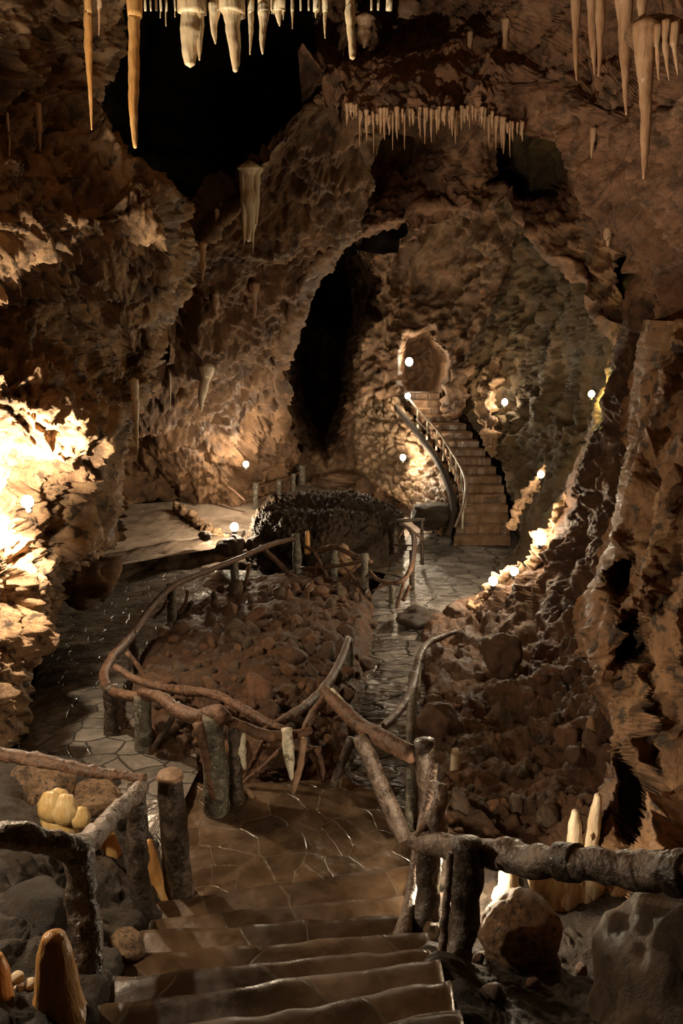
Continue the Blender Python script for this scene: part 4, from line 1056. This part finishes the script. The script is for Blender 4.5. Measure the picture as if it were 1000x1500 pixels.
# left foreground railing
LF = empty('log_railing', W(130, 1490, 2.75), 'dark log railing on the left of the near steps', 'railing')
branch('rail', LF, [(208, 1150, 3.95), (190, 1172, 3.75), (160, 1200, 3.5), (130, 1232, 3.2), (112, 1246, 3.05)], [.075, .09, .085, .10, .10], M['bark_grey'], 51)
branch('rail', LF, [(125, 1250, 3.0), (80, 1238, 2.95), (35, 1228, 2.9), (-40, 1222, 2.85)], [.10, .11, .105, .11], M['bark'], 52)
branch('rail', LF, [(214, 1140, 3.95), (150, 1132, 4.0), (70, 1116, 4.05), (-30, 1098, 4.1)], [.045, .06, .072, .085], M['rail'], 53, label='smooth red brown upper rail')
branch('post', LF, [(200, 1150, 3.95), (199, 1210, 3.95), (203, 1280, 3.92), (212, 1345, 3.9)], [.10, .115, .12, .15], M['bark'], 54)
branch('post', LF, [(116, 1250, 3.0), (120, 1320, 2.95), (128, 1400, 2.85), (140, 1510, 2.75)], [.125, .13, .13, .14], M['bark'], 55)

# right foreground railing
RF = empty('log_railing', W(672, 1450, 2.95), 'silver brown log railing on the right of the near steps', 'railing')
branch('rail', RF, [(608, 1232, 3.75), (650, 1240, 3.55), (700, 1246, 3.35), (770, 1255, 3.15), (850, 1266, 2.95), (930, 1275, 2.8), (1010, 1282, 2.65), (1060, 1290, 2.6)], [.10, .12, .13, .135, .14, .145, .145, .145], M['bark_grey'], 61, sides=18, noise=.2, sub=10)
for (px, py, Y, w) in [(832, 1262, 2.99, .162), (996, 1280, 2.67, .165)]:
    A = W(px - 14, py - 1, Y + .03); B = W(px + 14, py + 2, Y - .03)
    mb = MB(); mb.tube([A, (A + B) / 2, B], [w * .49, w * .5, w * .49], 16, 4, .06, 5, .9); o = link('knot_ring', mb.mesh('knot_ring'), M['bark'], RF); o['label'] = 'dark ring around the log'
branch('post', RF, [(682, 1232, 3.25), (680, 1300, 3.22), (674, 1380, 3.15), (664, 1470, 2.95)], [.125, .135, .135, .14], M['bark'], 62)
branch('post', RF, [(628, 1226, 3.7), (628, 1280, 3.68), (622, 1370, 3.55)], [.12, .125, .13], M['bark'], 63)
branch('brace', RF, [(660, 1250, 3.15), (652, 1340, 3.1), (645, 1430, 3.0)], [.03, .035, .04], M['bark_grey'], 64)
branch('brace', RF, [(645, 1236, 3.7), (640, 1195, 3.75), (648, 1165, 3.85), (636, 1148, 3.95)], [.10, .09, .075, .05], M['bark_grey'], 65, noise=.3, label='gnarled stump of a branch')
branch('brace', RF, [(612, 1228, 3.7), (632, 1190, 3.8)], [.05, .04], M['rail'], 66)

# handrail of the far stairs
HR = empty('handrail', W(672, 770, 14.8), 'thin pale handrail curving up the far stairs', 'handrail')
hp = [(666, 772, 14.6), (678, 742, 14.8), (682, 712, 15.2), (676, 688, 15.7), (660, 660, 16.3), (640, 630, 17.0), (612, 600, 17.7), (592, 576, 18.1)]
branch('rail', HR, hp, .045, M['metal_rail'], 1, 8, .02)
branch('rail', HR, [(x - 3, y + 14, Y) for x, y, Y in hp[1:-1]], .025, M['metal_rail'], 2, 8, .02)
for k, (x, y, Y) in enumerate(hp[1:-1] + [(650, 645, 16.65), (668, 674, 16.0), (626, 615, 17.35)]):
    A = W(x, y, Y); B = A - np.array([0, 0, .42])
    mb = MB(); mb.tube([A, B], .022, 8, 2, .02, k); link('baluster', mb.mesh('baluster'), M['birch'], HR)

# fence at the back of the terrace
TF = empty('terrace_railing', W(378, 742, 17.2), 'low red brown railing at the back left of the terrace', 'railing')
branch('rail', TF, [(365, 716, 17.5), (378, 713, 17.6), (405, 706, 18.2), (428, 697, 18.9), (443, 690, 19.4)], .055, M['rail'], 71)
branch('rail', TF, [(378, 732, 17.5), (406, 722, 18.2), (430, 710, 18.9)], .04, M['rail'], 72)
branch('rail', TF, [(332, 712, 17.2), (345, 722, 17.1), (358, 734, 17.0)], .06, M['rail'], 73)
for k, (x, y0, y1, Y) in enumerate([(374, 708, 744, 17.4), (408, 702, 728, 18.2), (429, 694, 716, 18.9), (441, 682, 706, 19.3)]):
    vpost('post', TF, x, y0, y1, Y, .12 if k != 3 else .2, M['post'], 75 + k)

# ------------------------------------------------------------------ lamps
WARM = (1, .80, .55)


def lamp(px, py, Y, power, label, off=(0, -.12, .05), bulb=.045, col=WARM, mat='bulb', radius=.04, on=None, gap=.16, spot=None, aim=None):
    if on:
        y = surf(on, px, py)
        if y is not None: Y = y - gap
    p = W(px, py, Y)
    e = empty('cave_lamp', p - np.array([0, 0, bulb]), label, 'lamp')
    mb = MB(); mb.add(IV * np.array([bulb, bulb, bulb * 1.1]) + p, IF); link('bulb', mb.mesh('bulb'), M[mat], e)
    mb = MB(); mb.tube([p + np.array([0, .02, -bulb * 1.9]), p + np.array([0, .02, -bulb * 1.0]), p + np.array([0, .02, -bulb * .8])], [bulb * .5, bulb * .6, bulb * .75], 12, 3, 0, 0)
    link('socket', mb.mesh('socket'), M['housing'], e)
    for pw, sp, am in [(power, spot, aim)] if spot is None or isinstance(spot, float) else zip(power, spot, aim):
        ld = bpy.data.lights.new('lamp_light', 'SPOT' if sp else 'POINT'); ld.energy = pw; ld.color = col; ld.shadow_soft_size = radius
        lo = bpy.data.objects.new('lamp_light', ld); C.objects.link(lo); lo.parent = e
        lo.location = Vector((off[0], off[1], off[2] + bulb))
        if sp:
            ld.spot_size = sp; ld.spot_blend = .6
            d = Vector(am) - (Vector(p) + Vector(off)); lo.rotation_euler = d.to_track_quat('-Z', 'Y').to_euler()
    return e


lamp(40, 735, 5.9, (170, 95), 'blazing lamp against the pale left wall', bulb=.045, spot=(2.75, None), aim=(W(20, 660, 8.5), None), on='wall_left', gap=.6)
lamp(360, 680, 17.2, 48, 'lamp on the slab wall left of the terrace fence', bulb=.06, on='wall_far_left', gap=.35)
lamp(343, 772, 14.6, 80, 'bright lamp standing on the left terrace floor', bulb=.075, off=(.0, -.05, .3))
lamp(590, 670, 17.1, 60, 'lamp washing the stone flank of the far stairs', bulb=.06, on='wall_stair', gap=.35)
lamp(599, 530, 19.6, 14, 'lamp inside the small tunnel mouth', bulb=.09, off=(.15, .0, .1))
lamp(597, 580, 18.0, 22, 'low lamp at the top of the far stairs', bulb=.06)
lamp(726, 556, 16.4, 10, 'upper lamp on the rock right of the far stairs', bulb=.05, on='wall_far_right', gap=.22, off=(-.05, -.08, 0))
lamp(739, 589, 16.1, 14, 'lower lamp on the rock right of the far stairs', bulb=.06, on='wall_far_right', gap=.22, off=(-.05, -.08, 0))
lamp(866, 577, 10.5, 20, 'small yellowish star like lamp high on the right wall', bulb=.04, col=(.90, .80, .22), mat='bulb_yellow', off=(.05, -.05, 0))
lamp(792, 695, 12.3, 12, 'lamp behind the rock ridge halfway up the right', bulb=.05, off=(-.02, 0, .05))
lamp(792, 790, 10.3, 30, 'bright lamp on the lit rock edge right of the stairs', bulb=.07, off=(-.12, .22, .1))
lamp(722, 851, 10.6, 32, 'left of the two low lamps beside the wet path', bulb=.06, off=(-.14, .34, .24))
lamp(753, 837, 10.6, 26, 'right of the two low lamps beside the wet path', bulb=.055, off=(-.14, .34, .24))
lamp(172, 652, 8.75, (40, 60), 'added unseen lamp behind the left wall, lighting the ledge and the path', bulb=.03, off=(0, 0, .05), col=(1, .68, .34), spot=(2.0, 1.0), aim=(W(170, 930, 9.0), W(240, 390, 8.0)))  # added out of view to light the ledge orange and brighten the path
lamp(574, 762, 15.9, 9, 'added lamp behind the right shoulder of the dark stone bank, for the floor glare', bulb=.05, off=(.05, -.1, .12))  # added source, stands in for the stair lamp's reflection on the wet floor
# lamps the railings and the frame keep out of sight
lamp(666, 1280, 4.0, 22, 'small lamp hidden behind the near right posts', bulb=.035, off=(.05, 0, .1))
lamp(-190, 1085, 3.1, (44, 420), 'lamp out of sight left of the near steps', bulb=.04, off=(0, 0, .15), spot=(2.6, 1.25), aim=(W(160, 1330, 3.6), W(560, -60, 6.0)))

# ------------------------------------------------------------------ world and view
w = bpy.data.worlds.new('cave dark'); bpy.context.scene.world = w; w.use_nodes = True
bg = w.node_tree.nodes.get('Background')
bg.inputs[0].default_value = (.0, .0, .0, 1); bg.inputs[1].default_value = 0
sc = bpy.context.scene
sc.view_settings.view_transform = 'Standard'; sc.view_settings.look = 'None'; sc.view_settings.gamma = 1
sc.view_settings.exposure = 0.9
sc.view_settings.use_curve_mapping = False
sc.cycles.max_bounces = 5; sc.cycles.diffuse_bounces = 3; sc.cycles.glossy_bounces = 2
sc.cycles.sample_clamp_indirect = 3; sc.cycles.caustics_reflective = False; sc.cycles.caustics_refractive = False
